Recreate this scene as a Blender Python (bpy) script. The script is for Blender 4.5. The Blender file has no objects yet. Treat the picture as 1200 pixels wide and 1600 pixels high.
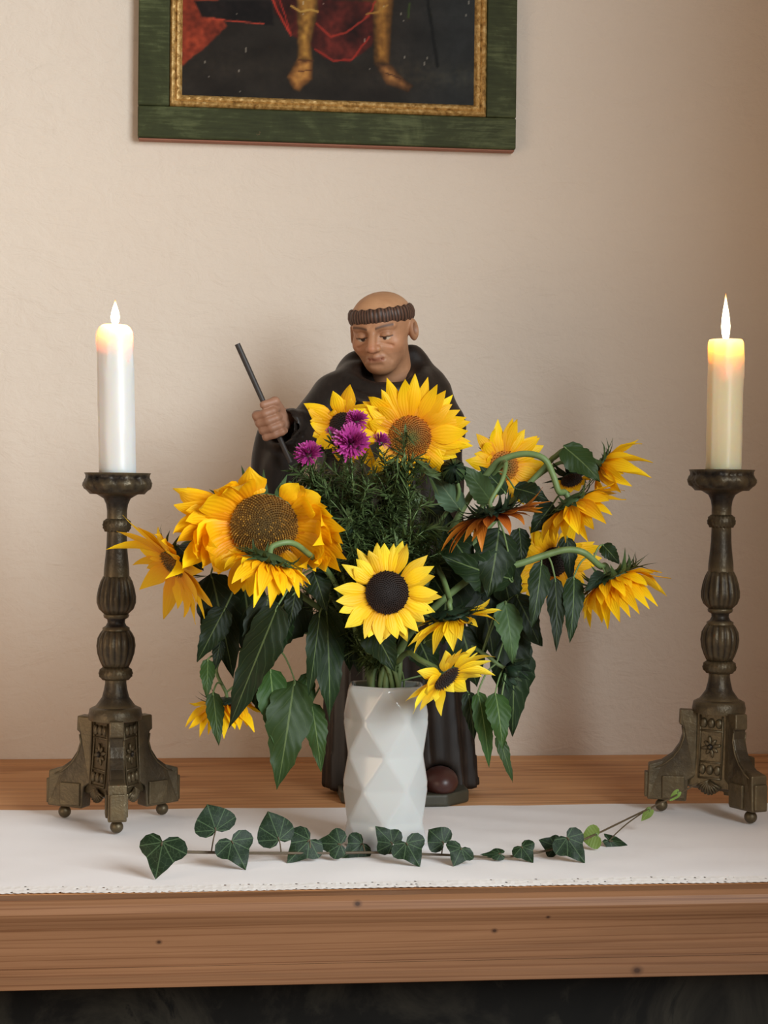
import bpy, bmesh, math, random
import numpy as np
from mathutils import Vector, noise

# ------------------------------------------------------------------ camera, world, light, exposure
SC = bpy.context.scene
F = 2600.0                                   # focal length in pixels of a 1200 x 1600 frame
YAW, PITCH, ROLL = math.radians(6.2), math.radians(0.88), math.radians(0.60)
TZ = 1.0                                     # height of the altar table top
fw = Vector((math.sin(YAW)*math.cos(PITCH), math.cos(YAW)*math.cos(PITCH), -math.sin(PITCH)))
rt0 = Vector((math.cos(YAW), -math.sin(YAW), 0))
up0 = rt0.cross(fw)
RT = rt0*math.cos(ROLL) + up0*math.sin(ROLL)
UP = up0*math.cos(ROLL) - rt0*math.sin(ROLL)
FW = fw
CAM = Vector((-math.sin(YAW)*2.6, -math.cos(YAW)*2.6, TZ + 0.555))
cd = bpy.data.cameras.new('camera'); cam = bpy.data.objects.new('camera', cd)
SC.collection.objects.link(cam)
cd.sensor_fit = 'VERTICAL'; cd.sensor_height = 36.0; cd.lens = F*36.0/1600.0
cd.clip_start = 0.05; cd.clip_end = 60
from mathutils import Matrix
M = Matrix(((RT.x, UP.x, -FW.x, CAM.x), (RT.y, UP.y, -FW.y, CAM.y), (RT.z, UP.z, -FW.z, CAM.z), (0, 0, 0, 1)))
cam.matrix_world = M
SC.camera = cam

SC.view_settings.view_transform = 'Standard'
SC.view_settings.look = 'None'
SC.view_settings.gamma = 1.0
SC.view_settings.use_curve_mapping = False
SC.view_settings.exposure = 0.0

wd = bpy.data.worlds.new('world'); SC.world = wd; wd.use_nodes = True
bg = wd.node_tree.nodes['Background']
bg.inputs[0].default_value = (1.0, 0.75, 0.58, 1); bg.inputs[1].default_value = 0.29

def area(name, loc, target, sx, sy, power, col, spread=180):
    l = bpy.data.lights.new(name, 'AREA'); l.shape = 'RECTANGLE'; l.size = sx; l.size_y = sy
    l.energy = power; l.color = col; l.spread = math.radians(spread)
    o = bpy.data.objects.new(name, l); SC.collection.objects.link(o)
    o.location = loc
    o.rotation_euler = (Vector(target) - Vector(loc)).to_track_quat('-Z', 'Y').to_euler()
    return o
area('window_daylight', (2.0, -3.0, 2.6), (-0.3, 0.4, 1.5), 2.2, 1.9, 232, (0.87, 0.96, 1.0))
area('warm_fill_left', (-2.3, -1.7, 1.35), (-0.4, 0.7, 1.25), 1.3, 1.3, 19, (1.0, 0.78, 0.56))  # added warm fill for the lower left wall, no known source

# ------------------------------------------------------------------ pixel helpers
def ray(px, py):
    return (FW*F + RT*(px-600) + UP*(800-py)).normalized()
def P(px, py, Y):                            # the point of the plane y = Y seen at a pixel
    d = ray(px, py); return CAM + d*((Y - CAM.y)/d.y)
def T(px, py, z=TZ):                         # the point of a horizontal plane seen at a pixel
    d = ray(px, py); return CAM + d*((z - CAM.z)/d.z)
def proj(p):
    v = Vector(p) - CAM; z = v.dot(FW)
    return 600 + F*v.dot(RT)/z, 800 - F*v.dot(UP)/z

# ------------------------------------------------------------------ object helpers
ORG = {}
def link(o): SC.collection.objects.link(o)
def thing(name, label, cat, loc=(0, 0, 0), group=None):
    o = bpy.data.objects.new(name, None); link(o); o.location = loc; o.empty_display_size = 0.05
    o['label'] = label; o['category'] = cat
    if group: o['group'] = group
    ORG[o] = Vector(loc); return o
def tag(o, label, cat, group=None):
    o['label'] = label; o['category'] = cat
    if group: o['group'] = group
    return o
class MB:
    def __init__(s): s.v = []; s.f = []; s.uv = []; s.c = []
    def add(s, v, f, uv=None, c=None):
        n = len(s.v); s.v += [tuple(p) for p in v]; s.f += [tuple(i+n for i in q) for q in f]
        s.uv += (uv if uv else [(0, 0)]*len(v))
        s.c += (c if c else [(1, 1, 1)]*len(v))
    def build(s, name, mat, parent=None, smooth=True, loc=None, label=None, auto=None, fix=False):
        root = parent
        while root is not None and root not in ORG: root = root.parent
        o0 = ORG[root] if root is not None else (Vector(loc) if loc else Vector((0, 0, 0)))
        me = bpy.data.meshes.new(name)
        me.from_pydata([(p[0]-o0.x, p[1]-o0.y, p[2]-o0.z) for p in s.v], [], s.f)
        me.materials.append(mat)
        if fix:
            bm = bmesh.new(); bm.from_mesh(me); bmesh.ops.recalc_face_normals(bm, faces=bm.faces); bm.to_mesh(me); bm.free()
        ul = me.uv_layers.new(name='UVMap')
        idx = np.zeros(len(me.loops), dtype=np.int32); me.loops.foreach_get('vertex_index', idx)
        ul.data.foreach_set('uv', np.array(s.uv, dtype=np.float32)[idx].ravel())
        if any(c != (1, 1, 1) for c in s.c[:50]) or any(c != (1, 1, 1) for c in s.c):
            ca = me.color_attributes.new('Col', 'FLOAT_COLOR', 'POINT')
            arr = np.ones((len(s.v), 4), dtype=np.float32); arr[:, :3] = np.array(s.c)
            ca.data.foreach_set('color', arr.ravel())
        if smooth: me.polygons.foreach_set('use_smooth', [True]*len(me.polygons))
        if auto is not None:
            try: me.set_sharp_from_angle(angle=math.radians(auto))
            except Exception: pass
        me.update()
        o = bpy.data.objects.new(name, me); link(o)
        if parent is not None: o.parent = parent
        elif loc is not None: o.location = loc; ORG[o] = Vector(loc)
        if label: o['label'] = label
        return o

def box(mb, lo, hi):
    x0, y0, z0 = lo; x1, y1, z1 = hi
    v = [(x0,y0,z0),(x1,y0,z0),(x1,y1,z0),(x0,y1,z0),(x0,y0,z1),(x1,y0,z1),(x1,y1,z1),(x0,y1,z1)]
    f = [(0,3,2,1),(4,5,6,7),(0,1,5,4),(1,2,6,5),(2,3,7,6),(3,0,4,7)]
    mb.add(v, f)
def bevel(o, w, seg=2):
    m = o.modifiers.new('bevel', 'BEVEL'); m.width = w; m.segments = seg; m.limit_method = 'ANGLE'; m.angle_limit = math.radians(35)
    return o
def spline(pts, n=6):
    pts = [Vector(p) for p in pts]
    if len(pts) < 3: return [pts[0].lerp(pts[-1], i/n) for i in range(n+1)]
    out = []
    for i in range(len(pts)-1):
        p0 = pts[max(i-1, 0)]; p1 = pts[i]; p2 = pts[i+1]; p3 = pts[min(i+2, len(pts)-1)]
        for k in range(n):
            t = k/n
            out.append(0.5*((2*p1) + (p2-p0)*t + (2*p0-5*p1+4*p2-p3)*t*t + (3*p1-p0-3*p2+p3)*t**3))
    out.append(pts[-1]); return out
def tube(mb, pts, r0, r1=None, seg=8, cap=True):
    r1 = r0 if r1 is None else r1; n = len(pts); v = []; f = []; uv = []
    ref = Vector((0.31, 0.87, 0.38))
    for i, p in enumerate(pts):
        p = Vector(p)
        t = (Vector(pts[min(i+1, n-1)]) - Vector(pts[max(i-1, 0)])).normalized()
        a = t.cross(ref)
        if a.length < 1e-3: a = t.cross(Vector((1, 0, 0)))
        a.normalize(); b = t.cross(a); ref = ref if abs(t.dot(ref)) < .97 else a
        r = r0 + (r1-r0)*i/max(n-1, 1)
        for k in range(seg):
            q = 2*math.pi*k/seg
            v.append(p + a*(math.cos(q)*r) + b*(math.sin(q)*r)); uv.append((k/seg, i/max(n-1, 1)))
    for i in range(n-1):
        for k in range(seg):
            k2 = (k+1) % seg
            f.append((i*seg+k, i*seg+k2, (i+1)*seg+k2, (i+1)*seg+k))
    if cap: f.append(tuple(range(seg))[::-1]); f.append(tuple(range((n-1)*seg, n*seg)))
    mb.add(v, f, uv)
def lathe(mb, prof, c=(0, 0, 0), seg=48, rf=None, axis=None):
    """prof: (radius, z) from bottom to top; rf(theta, i) scales the radius"""
    n = len(prof); v = []; f = []; uv = []
    for i, (r, z) in enumerate(prof):
        for k in range(seg):
            q = 2*math.pi*k/seg; rr = r*(rf(q, i, z) if rf else 1)
            v.append((c[0]+rr*math.cos(q) + (axis[0]*z if axis else 0), c[1]+rr*math.sin(q) + (axis[1]*z if axis else 0), c[2]+z)); uv.append((k/seg, i/(n-1)))
    for i in range(n-1):
        for k in range(seg):
            k2 = (k+1) % seg; f.append((i*seg+k, i*seg+k2, (i+1)*seg+k2, (i+1)*seg+k))
    f.append(tuple(range(seg))[::-1]); f.append(tuple(range((n-1)*seg, n*seg)))
    mb.add(v, f, uv)
def blob(mb, c, r, ax=None, nu=12, nv=8, c3=None):
    """ellipsoid: radii r along the axes ax (three vectors)"""
    ax = ax or (Vector((1,0,0)), Vector((0,1,0)), Vector((0,0,1))); v = []; f = []
    c = Vector(c)
    for i in range(nv+1):
        a = math.pi*i/nv
        for k in range(nu):
            b = 2*math.pi*k/nu
            v.append(c + ax[0]*(r[0]*math.sin(a)*math.cos(b)) + ax[1]*(r[1]*math.sin(a)*math.sin(b)) + ax[2]*(r[2]*math.cos(a)))
    for i in range(nv):
        for k in range(nu):
            k2 = (k+1) % nu; f.append((i*nu+k, (i+1)*nu+k, (i+1)*nu+k2, i*nu+k2))
    mb.add(v, f, None, [c3]*len(v) if c3 else None)

def surface_nets(fn, lo, hi, h):
    """mesh of fn(x, y, z) = 0 on a regular grid"""
    ax = [np.arange(lo[i], hi[i]+h, h) for i in range(3)]
    X, Y, Z = np.meshgrid(*ax, indexing='ij'); V = fn(X, Y, Z); n = V.shape
    S = V < 0
    c = [(i, j, k) for i in (0, 1) for j in (0, 1) for k in (0, 1)]
    def sl(A, o): return A[o[0]:n[0]-1+o[0], o[1]:n[1]-1+o[1], o[2]:n[2]-1+o[2]]
    acc = np.zeros((n[0]-1, n[1]-1, n[2]-1, 3)); cnt = np.zeros((n[0]-1, n[1]-1, n[2]-1))
    for a in c:
        for d in range(3):
            if a[d] == 0:
                b = list(a); b[d] = 1
                va, vb = sl(V, a), sl(V, b); m = (va < 0) != (vb < 0)
                t = np.where(m, va/np.where(m, va-vb, 1), 0)
                for e in range(3): acc[..., e] += np.where(m, a[e] + (t if e == d else 0), 0)
                cnt += m
    act = cnt > 0; ids = -np.ones(act.shape, dtype=np.int64); ids[act] = np.arange(act.sum())
    I = np.argwhere(act); v = (I + acc[act]/cnt[act][:, None])*h + np.array(lo)
    faces = []
    for d in range(3):
        u, w = (d+1) % 3, (d+2) % 3
        a = [slice(1, n[i]-1) for i in range(3)]; a[d] = slice(0, n[d]-1); b = list(a); b[d] = slice(1, n[d])
        sa, sb = S[tuple(a)], S[tuple(b)]
        for flip in (0, 1):
            m = (sa & ~sb) if not flip else (~sa & sb)
            E = np.argwhere(m); off = np.array([1, 1, 1]); off[d] = 0; E = E + off
            def cell(du, dw):
                q = E.copy(); q[:, u] += du; q[:, w] += dw; return ids[q[:, 0], q[:, 1], q[:, 2]]
            quad = np.stack([cell(-1, -1), cell(0, -1), cell(0, 0), cell(-1, 0)], 1)
            if flip: quad = quad[:, ::-1]
            faces.append(quad)
    fa = np.concatenate(faces); fa = fa[(fa >= 0).all(1)]
    return v, fa
def smin(a, b, k):
    h = np.clip(0.5+0.5*(b-a)/k, 0, 1); return b*(1-h) + a*h - k*h*(1-h)
def smax(a, b, k): return -smin(-a, -b, k)
def ell(X, Y, Z, c, r):
    x, y, z = (X-c[0])/r[0], (Y-c[1])/r[1], (Z-c[2])/r[2]
    k0 = np.sqrt(x*x+y*y+z*z)+1e-9; k1 = np.sqrt((x/r[0])**2+(y/r[1])**2+(z/r[2])**2)+1e-9
    return k0*(k0-1)/k1
def cap(X, Y, Z, a, b, ra, rb=None):
    rb = ra if rb is None else rb
    a = np.array(a, float); b = np.array(b, float); d = b-a; L = (d*d).sum()
    t = np.clip(((X-a[0])*d[0]+(Y-a[1])*d[1]+(Z-a[2])*d[2])/L, 0, 1)
    return np.sqrt((X-a[0]-t*d[0])**2+(Y-a[1]-t*d[1])**2+(Z-a[2]-t*d[2])**2) - (ra+(rb-ra)*t)

# ------------------------------------------------------------------ materials
def srgb(r, g, b):
    return tuple(((c/255+0.055)/1.055)**2.4 if c > 10 else c/255/12.92 for c in (r, g, b))
class NT:
    def __init__(s, name):
        s.m = bpy.data.materials.new(name); s.m.use_nodes = True; s.t = s.m.node_tree
        s.b = s.t.nodes['Principled BSDF']; s.out = s.t.nodes['Material Output']
    def n(s, typ, **kw):
        nd = s.t.nodes.new(typ)
        for k, v in kw.items(): setattr(nd, k, v)
        return nd
    def l(s, a, b): s.t.links.new(a, b)
    def coord(s, which='Object', scale=(1, 1, 1), loc=(0, 0, 0), rot=(0, 0, 0)):
        t = s.n('ShaderNodeTexCoord'); mp = s.n('ShaderNodeMapping')
        mp.inputs['Scale'].default_value = scale; mp.inputs['Location'].default_value = loc; mp.inputs['Rotation'].default_value = rot
        s.l(t.outputs[which], mp.inputs[0]); return mp.outputs[0]
    def noise(s, vec, scale, detail=4, rough=.55, dist=0):
        nd = s.n('ShaderNodeTexNoise'); nd.inputs['Scale'].default_value = scale; nd.inputs['Detail'].default_value = detail
        nd.inputs['Roughness'].default_value = rough; nd.inputs['Distortion'].default_value = dist
        if vec is not None: s.l(vec, nd.inputs['Vector'])
        return nd.outputs[0]
    def ramp(s, fac, stops):
        nd = s.n('ShaderNodeValToRGB'); e = nd.color_ramp.elements
        while len(e) < len(stops): e.new(0.5)
        for i, (p, c) in enumerate(stops): e[i].position = p; e[i].color = (*c, 1)
        s.l(fac, nd.inputs[0]); return nd.outputs[0]
    def math(s, op, a, b=None, clamp=False):
        nd = s.n('ShaderNodeMath', operation=op, use_clamp=clamp)
        for i, x in enumerate((a, b)):
            if x is None: continue
            if isinstance(x, (int, float)): nd.inputs[i].default_value = x
            else: s.l(x, nd.inputs[i])
        return nd.outputs[0]
    def mix(s, fac, a, b, mode='MIX'):
        nd = s.n('ShaderNodeMix', data_type='RGBA', blend_type=mode)
        for i, x in ((0, fac), (6, a), (7, b)):
            if isinstance(x, (int, float)): nd.inputs[i].default_value = x
            elif isinstance(x, tuple): nd.inputs[i].default_value = (*x, 1)
            else: s.l(x, nd.inputs[i])
        return nd.outputs[2]
    def bump(s, h, strength=.3, dist=.01, prev=None):
        nd = s.n('ShaderNodeBump'); nd.inputs['Strength'].default_value = strength; nd.inputs['Distance'].default_value = dist
        s.l(h, nd.inputs['Height'])
        if prev is not None: s.l(prev, nd.inputs['Normal'])
        s.l(nd.outputs[0], s.b.inputs['Normal']); return nd.outputs[0]
    def col(s, c):
        if isinstance(c, tuple): s.b.inputs['Base Color'].default_value = (*c, 1)
        else: s.l(c, s.b.inputs['Base Color'])
    def set(s, **kw):
        for k, v in kw.items(): s.b.inputs[k.replace('_', ' ')].default_value = v
        return s
    def uv(s):
        t = s.n('ShaderNodeTexCoord'); sp = s.n('ShaderNodeSeparateXYZ'); s.l(t.outputs['UV'], sp.inputs[0])
        return t.outputs['UV'], sp.outputs[0], sp.outputs[1]
    def rnd(s):
        return s.n('ShaderNodeObjectInfo').outputs['Random']
    def translucent(s, col, fac):
        tr = s.n('ShaderNodeBsdfTranslucent'); mx = s.n('ShaderNodeMixShader'); mx.inputs[0].default_value = fac
        if isinstance(col, tuple): tr.inputs[0].default_value = (*col, 1)
        else: s.l(col, tr.inputs[0])
        s.l(s.b.outputs[0], mx.inputs[1]); s.l(tr.outputs[0], mx.inputs[2]); s.l(mx.outputs[0], s.out.inputs[0])

def m_plaster():
    m = NT('lime_plaster'); v = m.coord('Object')
    big = m.noise(v, 1.3, 3, .5); med = m.noise(v, 9, 5, .6, .6)
    st = m.noise(m.coord('Object', (9, 1, 17), (0, 0, 0), (0, .7, 0)), 1.6, 5, .6, 1.4)
    m.col(m.mix(m.math('MULTIPLY', big, .9), srgb(228, 217, 203), srgb(214, 199, 184)))
    m.set(Roughness=.9)
    h = m.math('ADD', m.math('MULTIPLY', med, .5), m.math('MULTIPLY', st, .35))
    fine = m.noise(v, 60, 4, .6)
    m.bump(m.math('ADD', h, m.math('MULTIPLY', fine, .14)), .85, .011); return m.m
def m_wood(name, c0, c1, c2, scale=1.0, rough=.55, knots=()):
    m = NT(name); v = m.coord('Object', (0.55, 9*scale, 9*scale))
    g = m.noise(v, 2.0, 6, .6, .35)
    w = m.n('ShaderNodeTexWave'); w.wave_type = 'BANDS'; w.bands_direction = 'Z'
    w.inputs['Scale'].default_value = 2.2; w.inputs['Distortion'].default_value = 9; w.inputs['Detail'].default_value = 3
    w.inputs['Detail Scale'].default_value = 1.2
    m.l(m.coord('Object', (0.35, 6*scale, 14*scale)), w.inputs['Vector'])
    base = m.ramp(g, [(.25, c0), (.5, c1), (.75, c2)])
    lines = m.ramp(w.outputs[0], [(0, (.66, .57, .5)), (.12, (1, 1, 1)), (1, (1, 1, 1))])
    kn = m.n('ShaderNodeTexVoronoi'); kn.inputs['Scale'].default_value = 2.2
    m.l(m.coord('Object', (1.2, 3, 3)), kn.inputs['Vector'])
    k = m.ramp(kn.outputs[0], [(0, (.25, .16, .1)), (.035, (.5, .4, .33)), (.06, (1, 1, 1))])
    fl = m.noise(m.coord('Object', (.5, 90*scale, 150*scale)), 1.5, 4, .7, .4)
    fines = m.ramp(fl, [(.33, (.62, .54, .48)), (.47, (1, 1, 1)), (1, (1.0, 1.0, 1.0))])
    c = m.mix(.6, m.mix(1.0, m.mix(.75, base, lines, 'MULTIPLY'), k, 'MULTIPLY'), fines, 'MULTIPLY')
    for (kx, kz, kr) in knots:
        sp = m.n('ShaderNodeSeparateXYZ'); m.l(m.coord('Object', loc=(-kx, 0, -kz)), sp.inputs[0])
        dx = m.math('MULTIPLY', sp.outputs[0], .75); d = m.math('SQRT', m.math('ADD', m.math('MULTIPLY', dx, dx), m.math('MULTIPLY', sp.outputs[2], sp.outputs[2])))
        c = m.mix(m.ramp(m.math('DIVIDE', d, kr*4), [(.12, (.9, .9, .9)), (.22, (.45, .45, .45)), (.42, (0, 0, 0))]), c, srgb(48, 28, 18))
    m.col(c)
    m.set(Roughness=rough, Specular_IOR_Level=.25); m.bump(w.outputs[0], .08, .002); return m.m
def m_simple(name, c, rough=.5, **kw):
    m = NT(name); m.col(c); m.set(Roughness=rough, **kw); return m.m
def m_marble():
    m = NT('dark_marble'); v = m.coord('Object')
    a = m.noise(v, 3.5, 8, .65, 1.8); b = m.noise(v, 11, 6, .6, 1.0)
    c = m.ramp(a, [(.3, srgb(10, 10, 9)), (.5, srgb(16, 15, 13)), (.64, srgb(40, 37, 31)), (.7, srgb(12, 12, 11))])
    m.col(m.mix(m.ramp(b, [(.58, (0, 0, 0)), (.68, (1, 1, 1))]), c, srgb(38, 36, 30))); m.set(Roughness=.6, Specular_IOR_Level=.12); return m.m
def m_linen():
    m = NT('white_linen'); v = m.coord('Object')
    a = m.noise(v, 5, 4, .6); stain = m.ramp(m.noise(m.coord('Object', (3, 9, 1)), 4.5, 6, .75), [(.68, (0, 0, 0)), (.8, (1, 1, 1))])
    m.col(m.mix(m.math('MULTIPLY', stain, .35), m.mix(a, srgb(244, 241, 241), srgb(234, 230, 230)), srgb(214, 176, 120)))
    wv = m.noise(m.coord('Object', (600, 60, 60)), 3, 2); wv2 = m.noise(m.coord('Object', (60, 600, 60)), 3, 2)
    m.set(Roughness=.9); m.bump(m.math('ADD', wv, wv2), .15, .001); return m.m
def m_lace():
    m = NT('white_lace'); uvv, u, v = m.uv()
    vo = m.n('ShaderNodeTexVoronoi'); vo.inputs['Scale'].default_value = 1; vo.inputs['Randomness'].default_value = .55
    mp = m.n('ShaderNodeMapping'); mp.inputs['Scale'].default_value = (230, 2.6, 1); m.l(uvv, mp.inputs[0]); m.l(mp.outputs[0], vo.inputs['Vector'])
    hole = m.ramp(vo.outputs[0], [(.16, (1, 1, 1)), (.2, (0, 0, 0))])
    m.col(srgb(238, 234, 231)); m.set(Roughness=.9)
    tr = m.n('ShaderNodeBsdfTransparent'); mx = m.n('ShaderNodeMixShader'); m.l(hole, mx.inputs[0])
    m.l(m.b.outputs[0], mx.inputs[1]); m.l(tr.outputs[0], mx.inputs[2]); m.l(mx.outputs[0], m.out.inputs[0])
    m.bump(vo.outputs[0], .5, .002); return m.m
def m_bronze():
    m = NT('aged_bronze'); v = m.coord('Object')
    a = m.noise(v, 22, 6, .65, .5); b = m.noise(v, 70, 4, .6)
    pt = m.n('ShaderNodeNewGeometry').outputs['Pointiness']
    edge = m.ramp(pt, [(.49, (0, 0, 0)), (.57, (1, 1, 1))])
    c = m.ramp(a, [(.3, srgb(26, 22, 20)), (.5, srgb(50, 43, 35)), (.7, srgb(88, 75, 54))])
    c = m.mix(m.math('MULTIPLY', edge, .4), c, srgb(150, 130, 92))
    m.col(m.mix(m.math('MULTIPLY', b, .5), c, srgb(38, 33, 30))); m.set(Metallic=.55, Roughness=.42)
    m.bump(m.math('ADD', b, m.math('MULTIPLY', a, 1.5)), .45, .003); return m.m
def m_wax(name, c):
    m = NT(name); m.col(c)
    m.set(Roughness=.35, Subsurface_Weight=1.0, Subsurface_Scale=.045)
    m.b.inputs['Subsurface Radius'].default_value = (1.0, .68, .42); return m.m
def m_flame():
    m = NT('candle_flame'); uvv, u, v = m.uv()
    c = m.ramp(v, [(0, (1, .62, .22)), (.12, (1, .9, .62)), (.7, (1, .86, .5)), (.92, (1, .45, .12)), (1, (1, .3, .06))])
    st = m.ramp(v, [(0, (.25, .25, .25)), (.15, (1, 1, 1)), (.65, (.9, .9, .9)), (1, (.10, .10, .10))])
    e = m.n('ShaderNodeEmission'); m.l(c, e.inputs[0]); m.l(m.math('MULTIPLY', st, 9), e.inputs[1]); m.l(e.outputs[0], m.out.inputs[0]); return m.m
def m_porcelain():
    m = NT('white_porcelain'); m.col(srgb(182, 183, 181)); m.set(Roughness=.16, Coat_Weight=.3, Coat_Roughness=.08, Subsurface_Weight=.15, Subsurface_Scale=.01); return m.m
def m_petal(name, c_base, c_mid, c_tip, tr=.3):
    m = NT(name); uvv, u, v = m.uv()
    mp = m.n('ShaderNodeMapping'); mp.inputs['Scale'].default_value = (5, 1.1, 1); m.l(uvv, mp.inputs[0])
    stx = m.noise(mp.outputs[0], 3.2, 3, .6)
    c = m.ramp(m.math('ADD', v, m.math('MULTIPLY', m.math('SUBTRACT', stx, .5), .35)), [(0, c_base), (.3, c_mid), (.8, c_tip)])
    r = m.n('ShaderNodeHueSaturation'); m.l(c, r.inputs['Color'])
    rn = m.rnd(); m.l(m.math('ADD', m.math('MULTIPLY', rn, .02), .489), r.inputs['Hue'])
    m.l(m.math('ADD', m.math('MULTIPLY', rn, .22), .88), r.inputs['Value'])
    groove = m.math('MULTIPLY', m.math('SINE', m.math('MULTIPLY', u, 34)), .5)
    m.col(r.outputs[0]); m.set(Roughness=.5, Specular_IOR_Level=.3)
    m.bump(groove, .22, .0016); m.translucent(r.outputs[0], tr); return m.m
def m_leaf(name, c0, c1, vein, tr=.12, rough=.5, hue=.02):
    m = NT(name); uvv, u, v = m.uv()
    au = m.math('ABSOLUTE', m.math('SUBTRACT', u, .5))
    mid = m.math('LESS_THAN', au, .022)
    sv = m.math('FRACT', m.math('SUBTRACT', m.math('MULTIPLY', v, 7), m.math('MULTIPLY', au, 4.2)))
    side = m.math('LESS_THAN', sv, .085)
    vn = m.math('MAXIMUM', m.math('MULTIPLY', mid, .6), m.math('MULTIPLY', side, .13))
    n = m.noise(m.coord('Object'), 42, 4, .6)
    c = m.mix(vn, m.mix(n, c0, c1), vein)
    r = m.n('ShaderNodeHueSaturation'); m.l(c, r.inputs['Color']); rn = m.rnd()
    m.l(m.math('ADD', m.math('MULTIPLY', rn, hue), .5-hue/2), r.inputs['Hue']); m.l(m.math('ADD', m.math('MULTIPLY', rn, .55), .6), r.inputs['Value'])
    m.col(r.outputs[0]); m.set(Roughness=rough, Specular_IOR_Level=.22)
    pil = m.math('MULTIPLY', m.math('SINE', m.math('MULTIPLY', sv, 6.283)), .25)
    m.bump(m.math('ADD', m.math('SUBTRACT', pil, m.math('MULTIPLY', vn, .5)), m.math('MULTIPLY', n, .4)), .35, .002)
    m.translucent(r.outputs[0], tr); return m.m
def m_ivy(name, c0, c1, vein):
    m = NT(name); uvv, u, v = m.uv(); x = m.math('SUBTRACT', u, .5); y = m.math('SUBTRACT', v, .15)
    a = m.math('ABSOLUTE', m.math('ARCTAN2', x, y)); r = m.math('SQRT', m.math('ADD', m.math('MULTIPLY', x, x), m.math('MULTIPLY', y, y)))
    d = a
    for k in (.62, 1.25, 2.0): d = m.math('MINIMUM', d, m.math('ABSOLUTE', m.math('SUBTRACT', a, k)))
    vn = m.math('LESS_THAN', m.math('MULTIPLY', d, r), .011); n = m.noise(m.coord('Object'), 60, 5, .65)
    net = m.n('ShaderNodeTexVoronoi', feature='DISTANCE_TO_EDGE'); net.inputs['Scale'].default_value = 9; m.l(uvv, net.inputs['Vector'])
    fine = m.math('MULTIPLY', m.math('LESS_THAN', net.outputs[0], .03), .25)
    c = m.mix(m.math('MAXIMUM', m.math('MULTIPLY', vn, .36), m.math('MULTIPLY', fine, .6)), m.mix(n, c0, c1), vein); m.col(c); m.set(Roughness=.5, Specular_IOR_Level=.22)
    m.bump(m.math('SUBTRACT', n, vn), .3, .0015); m.translucent(c, .06); return m.m
def m_stem(name, c0, c1):
    m = NT(name); n = m.noise(m.coord('Object'), 60, 4, .6); m.col(m.mix(n, c0, c1)); m.set(Roughness=.55); m.bump(n, .2, .001); return m.m
def m_disc(name, c0, c1):
    m = NT(name); at = m.n('ShaderNodeVertexColor'); at.layer_name = 'Col'
    n = m.noise(m.coord('Object'), 300, 3, .6)
    m.col(m.mix(m.math('MULTIPLY', n, .5), at.outputs[0], m.mix(1, at.outputs[0], (.35, .3, .25), 'MULTIPLY'))); m.set(Roughness=.8); return m.m
def m_vcol(name, rough=.6, grain=0, dark=(.5, .45, .4), sc=40, spec=.4, coat=0):
    m = NT(name); at = m.n('ShaderNodeVertexColor'); at.layer_name = 'Col'; c = at.outputs[0]
    if grain:
        n = m.noise(m.coord('Object'), sc, 6, .65)
        c = m.mix(m.math('MULTIPLY', m.ramp(n, [(.4, (0, 0, 0)), (.7, (1, 1, 1))]), grain), c, m.mix(1, c, dark, 'MULTIPLY'))
        m.bump(n, .12, .002)
    m.col(c); m.set(Roughness=rough, Specular_IOR_Level=spec, Coat_Weight=coat); return m.m
def m_robe():
    m = NT('painted_dark_robe'); v = m.coord('Object')
    n = m.noise(v, 14, 5, .6); g = m.noise(m.coord('Object', (40, 40, 3)), 3, 4, .6)
    m.col(m.ramp(m.math('ADD', m.math('MULTIPLY', n, .6), m.math('MULTIPLY', g, .4)), [(.3, srgb(18, 14, 12)), (.55, srgb(36, 29, 25)), (.75, srgb(62, 50, 42))]))
    m.set(Roughness=.42, Specular_IOR_Level=.35); m.bump(g, .1, .003); return m.m
def m_painted_green():
    m = NT('green_painted_wood'); v = m.coord('Object', (1, 1, 1)); n = m.noise(v, 9, 6, .65, .5); f = m.noise(m.coord('Object', (4, 40, 40)), 4, 4, .6)
    c = m.ramp(m.math('ADD', m.math('MULTIPLY', n, .6), m.math('MULTIPLY', f, .4)), [(.3, srgb(40, 43, 26)), (.52, srgb(58, 63, 38)), (.68, srgb(92, 99, 66))])
    w = m.noise(v, 30, 4, .6)
    m.col(m.mix(m.ramp(w, [(.70, (0, 0, 0)), (.76, (1, 1, 1))]), c, srgb(150, 105, 80))); m.set(Roughness=.6, Specular_IOR_Level=.15); m.bump(f, .15, .002); return m.m
def m_gilt():
    m = NT('worn_gilding'); n = m.noise(m.coord('Object', (30, 30, 30)), 3, 6, .7)
    m.col(m.ramp(n, [(.3, srgb(110, 76, 36)), (.5, srgb(188, 148, 84)), (.7, srgb(226, 196, 138))])); m.set(Metallic=.35, Roughness=.42)
    m.bump(n, .4, .003); return m.m

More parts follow.
